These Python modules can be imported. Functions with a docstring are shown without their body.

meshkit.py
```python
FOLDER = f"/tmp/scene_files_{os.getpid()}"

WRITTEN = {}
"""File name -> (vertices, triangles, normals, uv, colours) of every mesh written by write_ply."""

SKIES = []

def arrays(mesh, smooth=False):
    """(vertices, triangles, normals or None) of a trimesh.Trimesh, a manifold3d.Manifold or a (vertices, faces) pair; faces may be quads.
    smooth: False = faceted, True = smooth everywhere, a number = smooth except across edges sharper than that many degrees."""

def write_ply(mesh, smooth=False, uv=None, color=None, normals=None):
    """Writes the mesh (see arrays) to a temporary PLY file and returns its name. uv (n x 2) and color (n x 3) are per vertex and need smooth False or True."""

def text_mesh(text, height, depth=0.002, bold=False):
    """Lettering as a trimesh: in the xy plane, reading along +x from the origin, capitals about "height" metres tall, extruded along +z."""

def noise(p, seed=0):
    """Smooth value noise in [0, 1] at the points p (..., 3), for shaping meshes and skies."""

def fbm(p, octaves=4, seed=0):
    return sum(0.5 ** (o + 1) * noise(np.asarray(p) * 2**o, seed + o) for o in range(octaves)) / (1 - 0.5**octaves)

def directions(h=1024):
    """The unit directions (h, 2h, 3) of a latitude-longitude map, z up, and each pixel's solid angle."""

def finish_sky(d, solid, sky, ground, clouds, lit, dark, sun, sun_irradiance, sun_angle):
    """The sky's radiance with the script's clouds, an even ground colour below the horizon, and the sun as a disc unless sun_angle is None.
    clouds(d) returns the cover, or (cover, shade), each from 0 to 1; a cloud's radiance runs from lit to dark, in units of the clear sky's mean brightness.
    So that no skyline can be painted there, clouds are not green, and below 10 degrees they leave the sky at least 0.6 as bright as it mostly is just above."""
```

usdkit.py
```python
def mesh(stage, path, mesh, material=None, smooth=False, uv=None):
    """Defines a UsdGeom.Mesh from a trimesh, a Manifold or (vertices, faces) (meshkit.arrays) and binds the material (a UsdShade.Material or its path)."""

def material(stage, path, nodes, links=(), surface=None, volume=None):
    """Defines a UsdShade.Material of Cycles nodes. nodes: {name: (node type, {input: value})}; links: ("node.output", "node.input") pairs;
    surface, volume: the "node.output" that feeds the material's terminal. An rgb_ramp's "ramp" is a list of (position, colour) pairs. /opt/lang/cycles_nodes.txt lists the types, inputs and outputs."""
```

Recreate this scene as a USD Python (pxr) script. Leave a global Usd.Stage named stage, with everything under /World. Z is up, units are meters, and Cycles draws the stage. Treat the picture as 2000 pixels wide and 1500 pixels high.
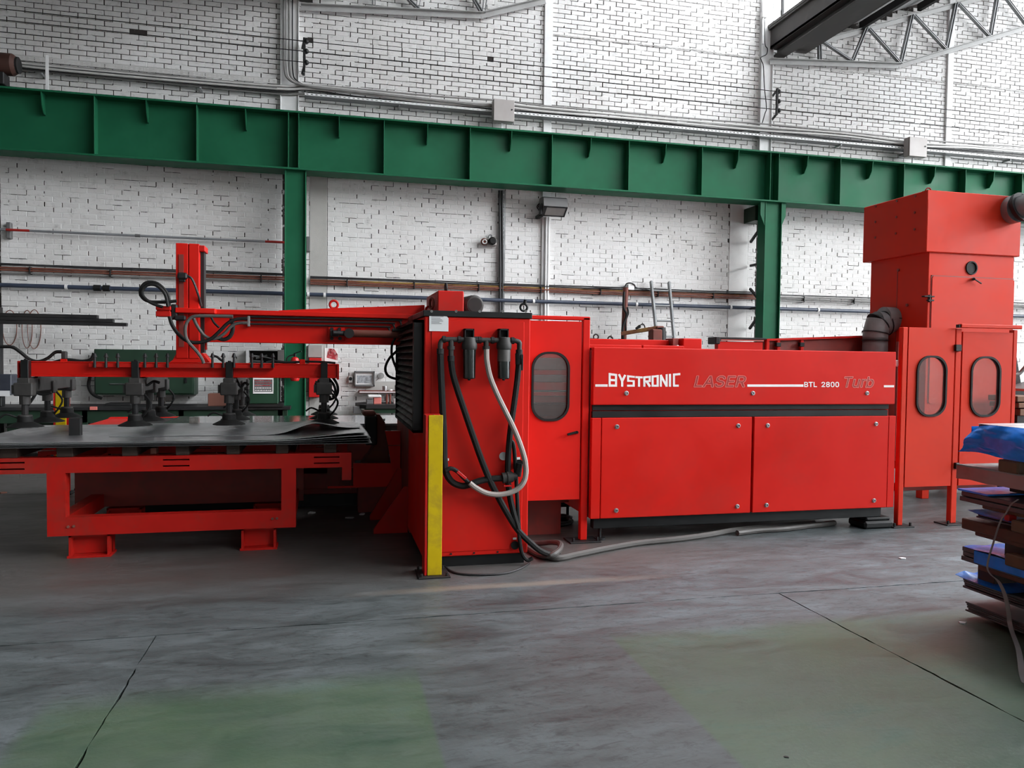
import math, random
import numpy as np, trimesh, manifold3d
import usdkit, meshkit
from pxr import Usd, UsdGeom, UsdLux, UsdShade, Gf, Sdf, Vt
from shapely.geometry import Polygon, box as sbox, LineString
from shapely.ops import unary_union
from shapely import affinity

stage = Usd.Stage.CreateInMemory()
UsdGeom.SetStageUpAxis(stage, UsdGeom.Tokens.z)
UsdGeom.SetStageMetersPerUnit(stage, 1.0)
UsdGeom.Xform.Define(stage, '/World')
UsdGeom.Scope.Define(stage, '/World/Looks')

# ---------------------------------------------------------------- camera, daylight, exposure
# x runs along the brick wall, y into it (wall face y=0), z up; 27 mm phone lens at eye height
YAW, PITCH, ROLL, FPX = .2386, .0334, .01226, 1500.0
CAM = np.array([0., -13.6, 1.6])
def _rot(a, p, r):
    ca, sa, cp, sp, cr, sr = math.cos(a), math.sin(a), math.cos(p), math.sin(p), math.cos(r), math.sin(r)
    return (np.array([[cr, -sr, 0], [sr, cr, 0], [0, 0, 1]]) @ np.array([[1, 0, 0], [0, cp, -sp], [0, sp, cp]])
            @ np.array([[ca, 0, -sa], [0, 1, 0], [sa, 0, ca]]))
MC = _rot(YAW, PITCH, ROLL)
_w = lambda r: (float(r[0]), float(r[2]), float(-r[1]))
cam = UsdGeom.Camera.Define(stage, '/World/camera')
_r, _d, _f = _w(MC[0]), _w(MC[1]), _w(MC[2])
cam.AddTransformOp().Set(Gf.Matrix4d(_r[0], _r[1], _r[2], 0, -_d[0], -_d[1], -_d[2], 0, -_f[0], -_f[1], -_f[2], 0, *map(float, CAM), 1))
cam.CreateHorizontalApertureAttr(36.0); cam.CreateVerticalApertureAttr(27.0)
cam.CreateFocalLengthAttr(36.0 * FPX / 2000.0)
cam.CreateClippingRangeAttr(Gf.Vec2f(0.1, 500))
cam.CreateExposureAttr(0.0)

dome = UsdLux.DomeLight.Define(stage, '/World/overcast_sky')
dome.CreateIntensityAttr(2.75); dome.CreateColorAttr(Gf.Vec3f(.9, .95, 1.0))
GUT = [-9.25, -0.45, 8.45, 17.2, 26.0]          # valley gutters between the saw-tooth roof bays
ROOF_LOW, ROOF_TOP = 7.95, 11.0
HALL_Y0, HALL_Y1 = -27.0, 0.0
def skylight(x, strength, y0, y1):
    # daylight through one saw-tooth glazing, which faces the hall on its left
    l = UsdLux.RectLight.Define(stage, f'/World/daylight_{int(x*10)+200:03d}')
    l.CreateWidthAttr(2.85); l.CreateHeightAttr(y1 - y0)
    l.CreateIntensityAttr(strength); l.CreateColorAttr(Gf.Vec3f(.97, .985, 1.0))
    l.AddTransformOp().Set(Gf.Matrix4d(0, 0, 1, 0, 0, -1, 0, 0, 1, 0, 0, 0, x, (y0 + y1) / 2, 9.55, 1))
skylight(GUT[2] - .02, 8.6, -26, -.15)
skylight(GUT[3] - .02, 9.0, -26, -.15)
skylight(GUT[4] - .02, 36.0, -26, -.15)

# ---------------------------------------------------------------- measuring: a pixel seen on a plane of the hall
def _ray(x, y):
    d = MC.T @ np.array([(x - 1000) / FPX, (y - 750) / FPX, 1.0]); return np.array([d[0], d[2], -d[1]])
def P(x, y, Y):
    d = _ray(x, y); return CAM + d * ((Y - CAM[1]) / d[1])
def PZ(x, y, Z=0.0):
    d = _ray(x, y); return CAM + d * ((Z - CAM[2]) / d[2])
def PX(x, y, X):
    d = _ray(x, y); return CAM + d * ((X - CAM[0]) / d[0])
def rect(x0, y0, x1, y1, Y):
    xm, ym = (x0 + x1) / 2, (y0 + y1) / 2
    return P(x0, ym, Y)[0], P(x1, ym, Y)[0], P(xm, y1, Y)[2], P(xm, y0, Y)[2]

# ---------------------------------------------------------------- scene tree
_used = {}
def _number(path):
    n = _used.get(path, -1) + 1; _used[path] = n
    return path if n == 0 else f'{path}_{n:03d}'
def _tag(prim, **k):
    for a, b in k.items():
        if b: prim.SetCustomDataByKey(a, b)
def thing(name, label, category, group=None, kind=None, loc=None):
    x = UsdGeom.Xform.Define(stage, _number('/World/' + name))
    if loc is not None: x.AddTranslateOp().Set(Gf.Vec3d(*map(float, loc)))
    _tag(x.GetPrim(), label=label, category=category, group=group, kind=kind)
    return str(x.GetPath())
def part(parent, name, mesh, mat, label=None, kind=None, smooth=30):
    if isinstance(mesh, MB): mesh = mesh.mesh()
    p = _number(f'{parent}/{name}')
    m = usdkit.mesh(stage, p, mesh, M[mat], smooth=smooth)
    _tag(m.GetPrim(), label=label, kind=kind)
    return p
def single(name, label, category, mesh, mat, group=None, kind=None, smooth=30):
    if isinstance(mesh, MB): mesh = mesh.mesh()
    p = _number('/World/' + name)
    m = usdkit.mesh(stage, p, mesh, M[mat], smooth=smooth)
    _tag(m.GetPrim(), label=label, category=category, group=group, kind=kind)
    return p
def copy(src, label=None, loc=(0, 0, 0), rotz=0.0, group=None):
    s = stage.GetPrimAtPath(src); base = src.split('/')[-1]
    while base[-4:-3] == '_' and base[-3:].isdigit(): base = base[:-4]
    x = UsdGeom.Xform.Define(stage, _number('/World/' + base))
    x.GetPrim().GetReferences().AddInternalReference(s.GetPath())
    x.ClearXformOpOrder()
    x.AddTranslateOp(opSuffix='place').Set(Gf.Vec3d(*map(float, loc)))
    if rotz: x.AddRotateZOp(opSuffix='turn').Set(float(rotz))
    x.GetPrim().SetInstanceable(True)
    cd = dict(s.GetCustomData())
    _tag(x.GetPrim(), label=label or cd.get('label'), category=cd.get('category'), group=group or cd.get('group'))
    return str(x.GetPath())

# ---------------------------------------------------------------- mesh building
class MB:
    def __init__(self): self.v, self.f, self.n = [], [], 0
    def add(self, v, f):
        v = np.asarray(v, float); f = np.asarray(f, int)
        if f.shape[1] == 4: f = np.vstack([f[:, [0, 1, 2]], f[:, [0, 2, 3]]])
        self.v.append(v); self.f.append(f + self.n); self.n += len(v); return self
    def tm(self, t): return self.add(t.vertices, t.faces)
    def mesh(self): return trimesh.Trimesh(np.vstack(self.v), np.vstack(self.f), process=False)
    def box(self, x0, x1, y0, y1, z0, z1, c=0.0):
        x0, x1 = sorted((x0, x1)); y0, y1 = sorted((y0, y1)); z0, z1 = sorted((z0, z1))
        c = min(c, .45 * min(x1 - x0, y1 - y0, z1 - z0))
        if c <= 0:
            v = [(x, y, z) for x in (x0, x1) for y in (y0, y1) for z in (z0, z1)]
            return self.add(v, [(0, 1, 3, 2), (4, 6, 7, 5), (0, 4, 5, 1), (2, 3, 7, 6), (0, 2, 6, 4), (1, 5, 7, 3)])
        v = []
        for x, sx in ((x0, 1), (x1, -1)):
            for y, sy in ((y0, 1), (y1, -1)):
                for z, sz in ((z0, 1), (z1, -1)):
                    v += [(x, y + sy * c, z + sz * c), (x + sx * c, y, z + sz * c), (x + sx * c, y + sy * c, z)]
        return self.tm(trimesh.convex.convex_hull(np.array(v)))
    def obox(self, a, b, w, h, up=(0, 0, 1), c=0.0):
        """bar from a to b, w wide sideways, h high along up"""
        a, b = np.asarray(a, float), np.asarray(b, float); d = b - a; L = np.linalg.norm(d); d /= L
        up = np.asarray(up, float); s = np.cross(d, up)
        if np.linalg.norm(s) < 1e-6: s = np.cross(d, (0, 1, 0))
        s /= np.linalg.norm(s); u = np.cross(s, d)
        t = MB().box(0, L, -w / 2, w / 2, -h / 2, h / 2, c).mesh()
        R = np.c_[d, -s, u]
        if np.linalg.det(R) < 0: R = np.c_[d, s, u]
        return self.add(a + t.vertices @ R.T, t.faces)
    def cyl(self, a, b, r, r2=None, n=16):
        a, b = np.asarray(a, float), np.asarray(b, float); r2 = r if r2 is None else r2
        d = b - a; d /= np.linalg.norm(d)
        s = np.cross(d, (0, 0, 1.0)); s = np.cross(d, (0, 1.0, 0)) if np.linalg.norm(s) < 1e-4 else s
        s /= np.linalg.norm(s); u = np.cross(d, s)
        t = np.arange(n) * 2 * np.pi / n
        ring = np.outer(np.cos(t), s) + np.outer(np.sin(t), u)
        v = np.vstack([a + ring * r, b + ring * r2, [a], [b]]); i = np.arange(n); j = (i + 1) % n
        f = np.vstack([np.c_[i, j, j + n], np.c_[i, j + n, i + n], np.c_[j, i, np.full(n, 2 * n)], np.c_[i + n, j + n, np.full(n, 2 * n + 1)]])
        return self.add(v, f)
    def tube(self, pts, r, n=10, step=4, smooth=True, closed=False):
        p = np.asarray(pts, float)
        if smooth and len(p) > 2: p = spline(p, step, closed)
        m = len(p); t = np.gradient(p, axis=0); t /= np.linalg.norm(t, axis=1, keepdims=True) + 1e-12
        u = np.cross(t[0], (0.3, 0.2, 1.0)); u /= np.linalg.norm(u); v = []
        a = np.arange(n) * 2 * np.pi / n
        rr = np.broadcast_to(r, m) if np.ndim(r) == 0 else np.interp(np.linspace(0, 1, m), np.linspace(0, 1, len(r)), r)
        for k in range(m):
            u = u - t[k] * (u @ t[k]); u /= np.linalg.norm(u); w = np.cross(t[k], u)
            v.append(p[k] + rr[k] * (np.outer(np.cos(a), u) + np.outer(np.sin(a), w)))
        v = np.vstack(v + [[p[0]], [p[-1]]]); f = []
        i = np.arange(n); j = (i + 1) % n
        for k in range(m - 1):
            f += [np.c_[k * n + i, k * n + j, (k + 1) * n + j], np.c_[k * n + i, (k + 1) * n + j, (k + 1) * n + i]]
        f += [np.c_[j, i, np.full(n, m * n)], np.c_[(m - 1) * n + i, (m - 1) * n + j, np.full(n, m * n + 1)]]
        return self.add(v, np.vstack(f))
    def poly(self, pts, axis, a0, a1):
        """polygon extruded along an axis: 'y' takes (x,z) points, 'x' takes (y,z), 'z' takes (x,y)"""
        pg = pts if hasattr(pts, 'geom_type') else Polygon(pts)
        for g in getattr(pg, 'geoms', [pg]):
            if g.area < 1e-9: continue
            t = trimesh.creation.extrude_polygon(g.buffer(0), abs(a1 - a0), engine='earcut')
            p, q, h = t.vertices[:, 0], t.vertices[:, 1], t.vertices[:, 2] + min(a0, a1)
            v = {'y': np.c_[p, h, q], 'x': np.c_[h, p, q], 'z': np.c_[p, q, h]}[axis]
            f = t.faces[:, ::-1] if axis == 'y' else t.faces
            self.add(v, f)
        return self
    def lathe(self, prof, at, axis=(0, 0, 1), n=20):
        """profile (r, h) turned about an axis through at"""
        pr = np.asarray(prof, float); d = np.asarray(axis, float); d /= np.linalg.norm(d)
        s = np.cross(d, (0, 1.0, 0)) if abs(d[1]) < .9 else np.cross(d, (1.0, 0, 0)); s /= np.linalg.norm(s); u = np.cross(d, s)
        a = np.arange(n) * 2 * np.pi / n; ring = np.outer(np.cos(a), s) + np.outer(np.sin(a), u)
        v = np.vstack([np.asarray(at, float) + ring * max(r, 1e-5) + d * h for r, h in pr]); f = []
        i = np.arange(n); j = (i + 1) % n
        for k in range(len(pr) - 1):
            f += [np.c_[k * n + i, k * n + j, (k + 1) * n + j], np.c_[k * n + i, (k + 1) * n + j, (k + 1) * n + i]]
        return self.add(v, np.vstack(f))
    def ring(self, at, R, r, axis, n=20, m=8):
        d = np.asarray(axis, float); d /= np.linalg.norm(d)
        s = np.cross(d, (0, 0, 1.0)); s = np.array([1., 0, 0]) if np.linalg.norm(s) < 1e-4 else s / np.linalg.norm(s); u = np.cross(d, s)
        v, f = [], []
        for k in range(n):
            a = 2 * np.pi * k / n; o = math.cos(a) * s + math.sin(a) * u
            for q in range(m):
                b = 2 * np.pi * q / m; v.append(np.asarray(at) + o * (R + r * math.cos(b)) + d * r * math.sin(b))
        for k in range(n):
            for q in range(m):
                k2, q2 = (k + 1) % n, (q + 1) % m
                f.append((k * m + q, k2 * m + q, k2 * m + q2, k * m + q2))
        t = self.add(v, f); return t
def spline(p, step=4, closed=False):
    q = np.vstack([2 * p[0] - p[1], p, 2 * p[-1] - p[-2]]); out = []
    for k in range(1, len(q) - 2):
        a, b, c, d = q[k - 1], q[k], q[k + 1], q[k + 2]
        for s in range(step):
            t = s / step
            out.append(.5 * (2 * b + (c - a) * t + (2 * a - 5 * b + 4 * c - d) * t * t + (3 * b - a - 3 * c + d) * t ** 3))
    return np.array(out + [p[-1]])
def rrect(x0, z0, x1, z1, r, n=8):
    return sbox(min(x0, x1) + r, min(z0, z1) + r, max(x0, x1) - r, max(z0, z1) - r).buffer(r, quad_segs=n)
def B(*a, **k): return MB().box(*a, **k)
def bpx(x0, y0, x1, y1, Y, depth, c=.004):
    X0, X1, Z0, Z1 = rect(x0, y0, x1, y1, Y); return MB().box(X0, X1, Y, Y + depth, Z0, Z1, c)

# ---------------------------------------------------------------- materials
M = {}
def lin(r, g, b):
    f = lambda c: ((c / 255 + .055) / 1.055) ** 2.4 if c > 10 else c / 255 / 12.92
    return (f(r), f(g), f(b))
def mat(name, col, rough=.5, metal=0.0, var=.12, scale=2.5, bump=0.0, dirt=None, dirt_amt=.3, dirt_scale=1.2, spec=.5, rvar=.1):
    """plain painted, bare or rusty surface: uneven tone, blotches of dirt, fine relief"""
    n = {'g': ('geometry', {}),
         'n1': ('noise_texture', {'scale': float(scale), 'detail': 5.0, 'roughness': .6}),
         'r1': ('rgb_ramp', {'ramp': [(.3, tuple(c * (1 - var) for c in col)), (.7, tuple(min(1, c * (1 + var)) for c in col))]}),
         'p': ('principled_bsdf', {'roughness': rough, 'metallic': metal, 'specular_ior_level': spec}),
         'rr': ('map_range', {'from_min': .3, 'from_max': .7, 'to_min': max(.05, rough - rvar), 'to_max': min(1, rough + rvar)})}
    L = [('g.position', 'n1.vector'), ('n1.fac', 'r1.fac'), ('n1.fac', 'rr.value'), ('rr.result', 'p.roughness')]
    out = 'r1.color'
    if dirt is not None:
        n['n2'] = ('noise_texture', {'scale': float(dirt_scale), 'detail': 8.0, 'roughness': .7, 'distortion': .4})
        n['r2'] = ('rgb_ramp', {'ramp': [(.5, (0, 0, 0)), (.75, (dirt_amt,) * 3)]})
        n['mx'] = ('mix', {'mix_type': 'mix', 'color2': dirt})
        L += [('g.position', 'n2.vector'), ('n2.fac', 'r2.fac'), (out, 'mx.color1'), ('r2.color', 'mx.fac')]
        out = 'mx.color'
    L.append((out, 'p.base_color'))
    if bump:
        n['n3'] = ('noise_texture', {'scale': 60.0, 'detail': 4.0})
        n['b'] = ('bump', {'strength': bump, 'distance': .003})
        L += [('g.position', 'n3.vector'), ('n3.fac', 'b.height'), ('b.normal', 'p.normal')]
    M[name] = usdkit.material(stage, '/World/Looks/' + name, n, L, surface='p.BSDF')
RUST = lin(92, 55, 38)
mat('red_paint', (.57, .011, .006), .48, spec=.16, var=.07, scale=1.6, dirt=(.30, .035, .025), dirt_amt=.35, dirt_scale=.9)
mat('worn_red_paint', (.47, .012, .008), .5, spec=.18, var=.1, scale=3, dirt=(.13, .05, .035), dirt_amt=.5, dirt_scale=2.5)
mat('lit_red_paint', (.57, .028, .009), .55, spec=.18, var=.08, scale=1.4, dirt=(.42, .06, .045), dirt_amt=.35, dirt_scale=1.1)  # lighter red: bright light on the tower and doors is put into the colour
mat('dull_red_steel', (.22, .03, .022), .6, var=.2, scale=4, dirt=(.08, .04, .03), dirt_amt=.6, dirt_scale=3)
mat('rusty_red', lin(105, 52, 42), .75, var=.25, scale=6, dirt=RUST, dirt_amt=.7, dirt_scale=3)
mat('green_paint', (.011, .100, .048), .5, spec=.13, var=.14, scale=1.6, dirt=(.022, .135, .072), dirt_amt=.4, dirt_scale=.7)
mat('dark_green_paint', (.008, .032, .016), .5, var=.15, scale=3)
mat('machine_green', (.010, .045, .022), .45, var=.15, scale=3)
mat('truss_paint', (.34, .34, .335), .6, var=.1, scale=3, dirt=(.2, .19, .18), dirt_amt=.5, dirt_scale=2)
mat('white_paint', (.72, .72, .72), .6, var=.06, scale=3, dirt=(.4, .39, .37), dirt_amt=.35, dirt_scale=2)
mat('plaster', (.70, .70, .69), .85, var=.06, scale=2, dirt=(.42, .41, .4), dirt_amt=.5, dirt_scale=1.1, bump=.3)
mat('plaster_grey', (.42, .41, .39), .85, var=.08, scale=2, dirt=(.3, .29, .27), dirt_amt=.5, dirt_scale=1.1, bump=.3)
mat('dark_steel', (.017, .017, .018), .55, var=.25, scale=3, dirt=(.045, .034, .028), dirt_amt=.5, dirt_scale=1.5, spec=.25)
mat('gutter_steel', (.055, .05, .048), .7, var=.3, scale=1.5, dirt=(.12, .11, .10), dirt_amt=.6, dirt_scale=.8)
mat('black_paint', (.007, .008, .0085), .45, var=.15, scale=4, spec=.3)
mat('black_rubber', (.009, .009, .009), .65, var=.2, scale=9, dirt=(.035, .032, .03), dirt_amt=.3, dirt_scale=5, spec=.25)
mat('grimy_grey', (.034, .032, .031), .55, var=.25, scale=5, dirt=(.08, .075, .07), dirt_amt=.4, dirt_scale=4, spec=.3)
mat('dark_rust', (.05, .018, .012), .7, var=.3, scale=5)
mat('dull_stainless', (.26, .26, .255), .42, metal=.55, var=.15, scale=3, dirt=(.12, .12, .12), dirt_amt=.4)
mat('grey_rubber', (.075, .07, .066), .6, var=.15, scale=6, dirt=(.05, .045, .04), dirt_amt=.5, dirt_scale=5)
mat('beige_hose', (.30, .26, .24), .5, var=.12, scale=7, dirt=(.2, .17, .15), dirt_amt=.5, dirt_scale=6)
mat('grey_plastic', (.13, .13, .13), .5, var=.1)
mat('box_grey', (.33, .305, .295), .5, var=.06, dirt=(.25, .23, .22), dirt_amt=.4)
mat('bare_steel', (.42, .42, .43), .38, metal=1.0, var=.12, scale=5, rvar=.15)
mat('sheet_steel', (.55, .56, .58), .30, metal=.9, var=.06, scale=1.5, dirt=(.3, .3, .31), dirt_amt=.5, dirt_scale=.9, rvar=.06)
mat('duct_grey', (.20, .21, .215), .45, metal=.12, var=.15, scale=6, dirt=(.11, .11, .11), dirt_amt=.5)
mat('mirror_sheet', (.55, .56, .58), .14, metal=.95, var=.04, scale=1.5, rvar=.03)
mat('dark_sheet', (.10, .10, .105), .45, metal=.7, var=.2, scale=3, dirt=(.05, .04, .04), dirt_amt=.5)
mat('stainless', (.55, .54, .52), .25, metal=1.0, var=.08, scale=4)
mat('galvanised', (.24, .25, .255), .42, metal=.4, var=.18, scale=6, dirt=(.16, .16, .16), dirt_amt=.5)
mat('pipe_grey', (.30, .31, .33), .4, metal=.5, var=.1)
mat('pipe_blue', (.038, .05, .08), .4, var=.12, scale=4)
mat('pipe_brown', (.17, .055, .035), .5, var=.2, scale=3)
mat('pipe_yellow', (.18, .065, .035), .5, var=.2, scale=2.5, dirt=(.46, .33, .05), dirt_amt=.95, dirt_scale=.9)
mat('pipe_red', (.35, .02, .015), .5, var=.12)
mat('cable_grey', (.22, .215, .21), .55, var=.15, scale=5)
mat('cable_light', (.5, .49, .48), .5, var=.1, scale=5)
mat('cable_black', (.02, .02, .022), .5, var=.2)
mat('yellow_paint', (.52, .37, .002), .55, spec=.2, var=.08, scale=4, dirt=(.16, .10, .03), dirt_amt=.55, dirt_scale=4)
mat('wood', lin(112, 78, 58), .75, var=.25, scale=7, dirt=lin(60, 42, 32), dirt_amt=.5, dirt_scale=4, bump=.4)
mat('dark_wood', lin(62, 50, 44), .8, var=.25, scale=7, bump=.4)
mat('reddish_wood', lin(96, 56, 44), .75, var=.25, scale=7, bump=.4)
mat('blue_film', (.006, .20, .85), .28, var=.25, scale=5, spec=.45)
mat('white_sheet', (.62, .62, .63), .3, metal=.3, var=.06)
mat('paper', (.66, .67, .68), .6, var=.03)
mat('paper_grey', (.30, .31, .32), .6, var=.05)
mat('print_white', (.80, .78, .77), .45, var=.04)
mat('print_pink', (.66, .19, .16), .45, var=.08)
mat('print_dark_red', (.33, .014, .011), .42, var=.06)
mat('poster_red', (.36, .02, .03), .5, var=.7, scale=16, dirt=(.75, .55, .55), dirt_amt=1.0, dirt_scale=14)
mat('photo_grey', (.32, .33, .35), .5, var=.6, scale=18)
mat('signal_red', (.50, .01, .01), .35, var=.06)
mat('lamp_glass', (.26, .24, .23), .2, var=.08)
mat('cardboard', lin(120, 78, 66), .8, var=.15)
mat('filter_bowl', (.008, .012, .011), .18, var=.2)
mat('roof_sheet', (.42, .42, .42), .75, var=.08, scale=2, dirt=(.25, .25, .25), dirt_amt=.5)
mat('screen_dark', (.03, .035, .05), .3, var=.1)
mat('strap', (.22, .22, .22), .5, var=.15)
mat('louvre_black', (.010, .010, .0105), .55, var=.15, scale=5, spec=.2)
M['pane'] = usdkit.material(stage, '/World/Looks/pane', {
    't': ('transparent_bsdf', {'color': (.90, .90, .90)}), 'd': ('diffuse_bsdf', {'color': (.32, .31, .30)}),
    'gl': ('glossy_bsdf', {'roughness': .12, 'color': (1, 1, 1)}), 'm1': ('mix_closure', {'fac': .10}), 'm2': ('mix_closure', {'fac': .05})},
    [('t.BSDF', 'm1.closure1'), ('d.BSDF', 'm1.closure2'), ('m1.closure', 'm2.closure1'), ('gl.BSDF', 'm2.closure2')], surface='m2.closure')
M['clear_pane'] = usdkit.material(stage, '/World/Looks/clear_pane', {
    't': ('transparent_bsdf', {'color': (.96, .96, .96)}), 'gl': ('glossy_bsdf', {'roughness': .05}), 'm2': ('mix_closure', {'fac': .05})},
    [('t.BSDF', 'm2.closure1'), ('gl.BSDF', 'm2.closure2')], surface='m2.closure')

def brick_mat(name, tone):
    M[name] = usdkit.material(stage, '/World/Looks/' + name, {
        'g': ('geometry', {}),
        'isl': ('map_range', {'from_min': 0.0, 'from_max': 1.0, 'to_min': .88, 'to_max': 1.06}),
        'n1': ('noise_texture', {'scale': 9.0, 'detail': 6.0, 'roughness': .65}),
        'r1': ('rgb_ramp', {'ramp': [(.28, tuple(.72 * c for c in tone)), (.45, tone), (1, tuple(min(1, 1.04 * c) for c in tone))]}),
        'n2': ('noise_texture', {'scale': .45, 'detail': 7.0, 'roughness': .65}),
        'r2': ('rgb_ramp', {'ramp': [(.35, (1, 1, 1)), (.75, (.80, .78, .76))]}),
        'm1': ('mix', {'mix_type': 'multiply', 'fac': 1.0}), 'm2': ('mix', {'mix_type': 'multiply', 'fac': 1.0}),
        'n3': ('noise_texture', {'scale': 40.0, 'detail': 4.0}), 'b': ('bump', {'strength': .35, 'distance': .004}),
        'p': ('principled_bsdf', {'roughness': .7, 'specular_ior_level': .3})},
        [('g.position', 'n1.vector'), ('g.position', 'n2.vector'), ('g.position', 'n3.vector'), ('g.random_per_island', 'isl.value'),
         ('n1.fac', 'r1.fac'), ('n2.fac', 'r2.fac'), ('r1.color', 'm1.color1'), ('r2.color', 'm1.color2'),
         ('m1.color', 'm2.color1'), ('isl.result', 'm2.color2'), ('m2.color', 'p.base_color'),
         ('n3.fac', 'b.height'), ('b.normal', 'p.normal')], surface='p.BSDF')
brick_mat('white_brick', (.80, .795, .79))
brick_mat('white_brick_plain', (.77, .765, .76))
def mortar_mat(name, lo, hi, dark, light, scale):
    M[name] = usdkit.material(stage, '/World/Looks/' + name, {
        'g': ('geometry', {}), 'n1': ('noise_texture', {'scale': scale, 'detail': 4.0, 'roughness': .7}),
        'r1': ('rgb_ramp', {'ramp': [(lo, dark), (hi, light)]}), 'p': ('principled_bsdf', {'roughness': .9, 'specular_ior_level': .1})},
        [('g.position', 'n1.vector'), ('n1.fac', 'r1.fac'), ('r1.color', 'p.base_color')], surface='p.BSDF')
mortar_mat('open_mortar', .56, .66, (.045, .04, .038), (.5, .49, .48), 7.0)
mortar_mat('painted_mortar', .30, .40, (.30, .29, .28), (.72, .715, .71), 6.0)

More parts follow.
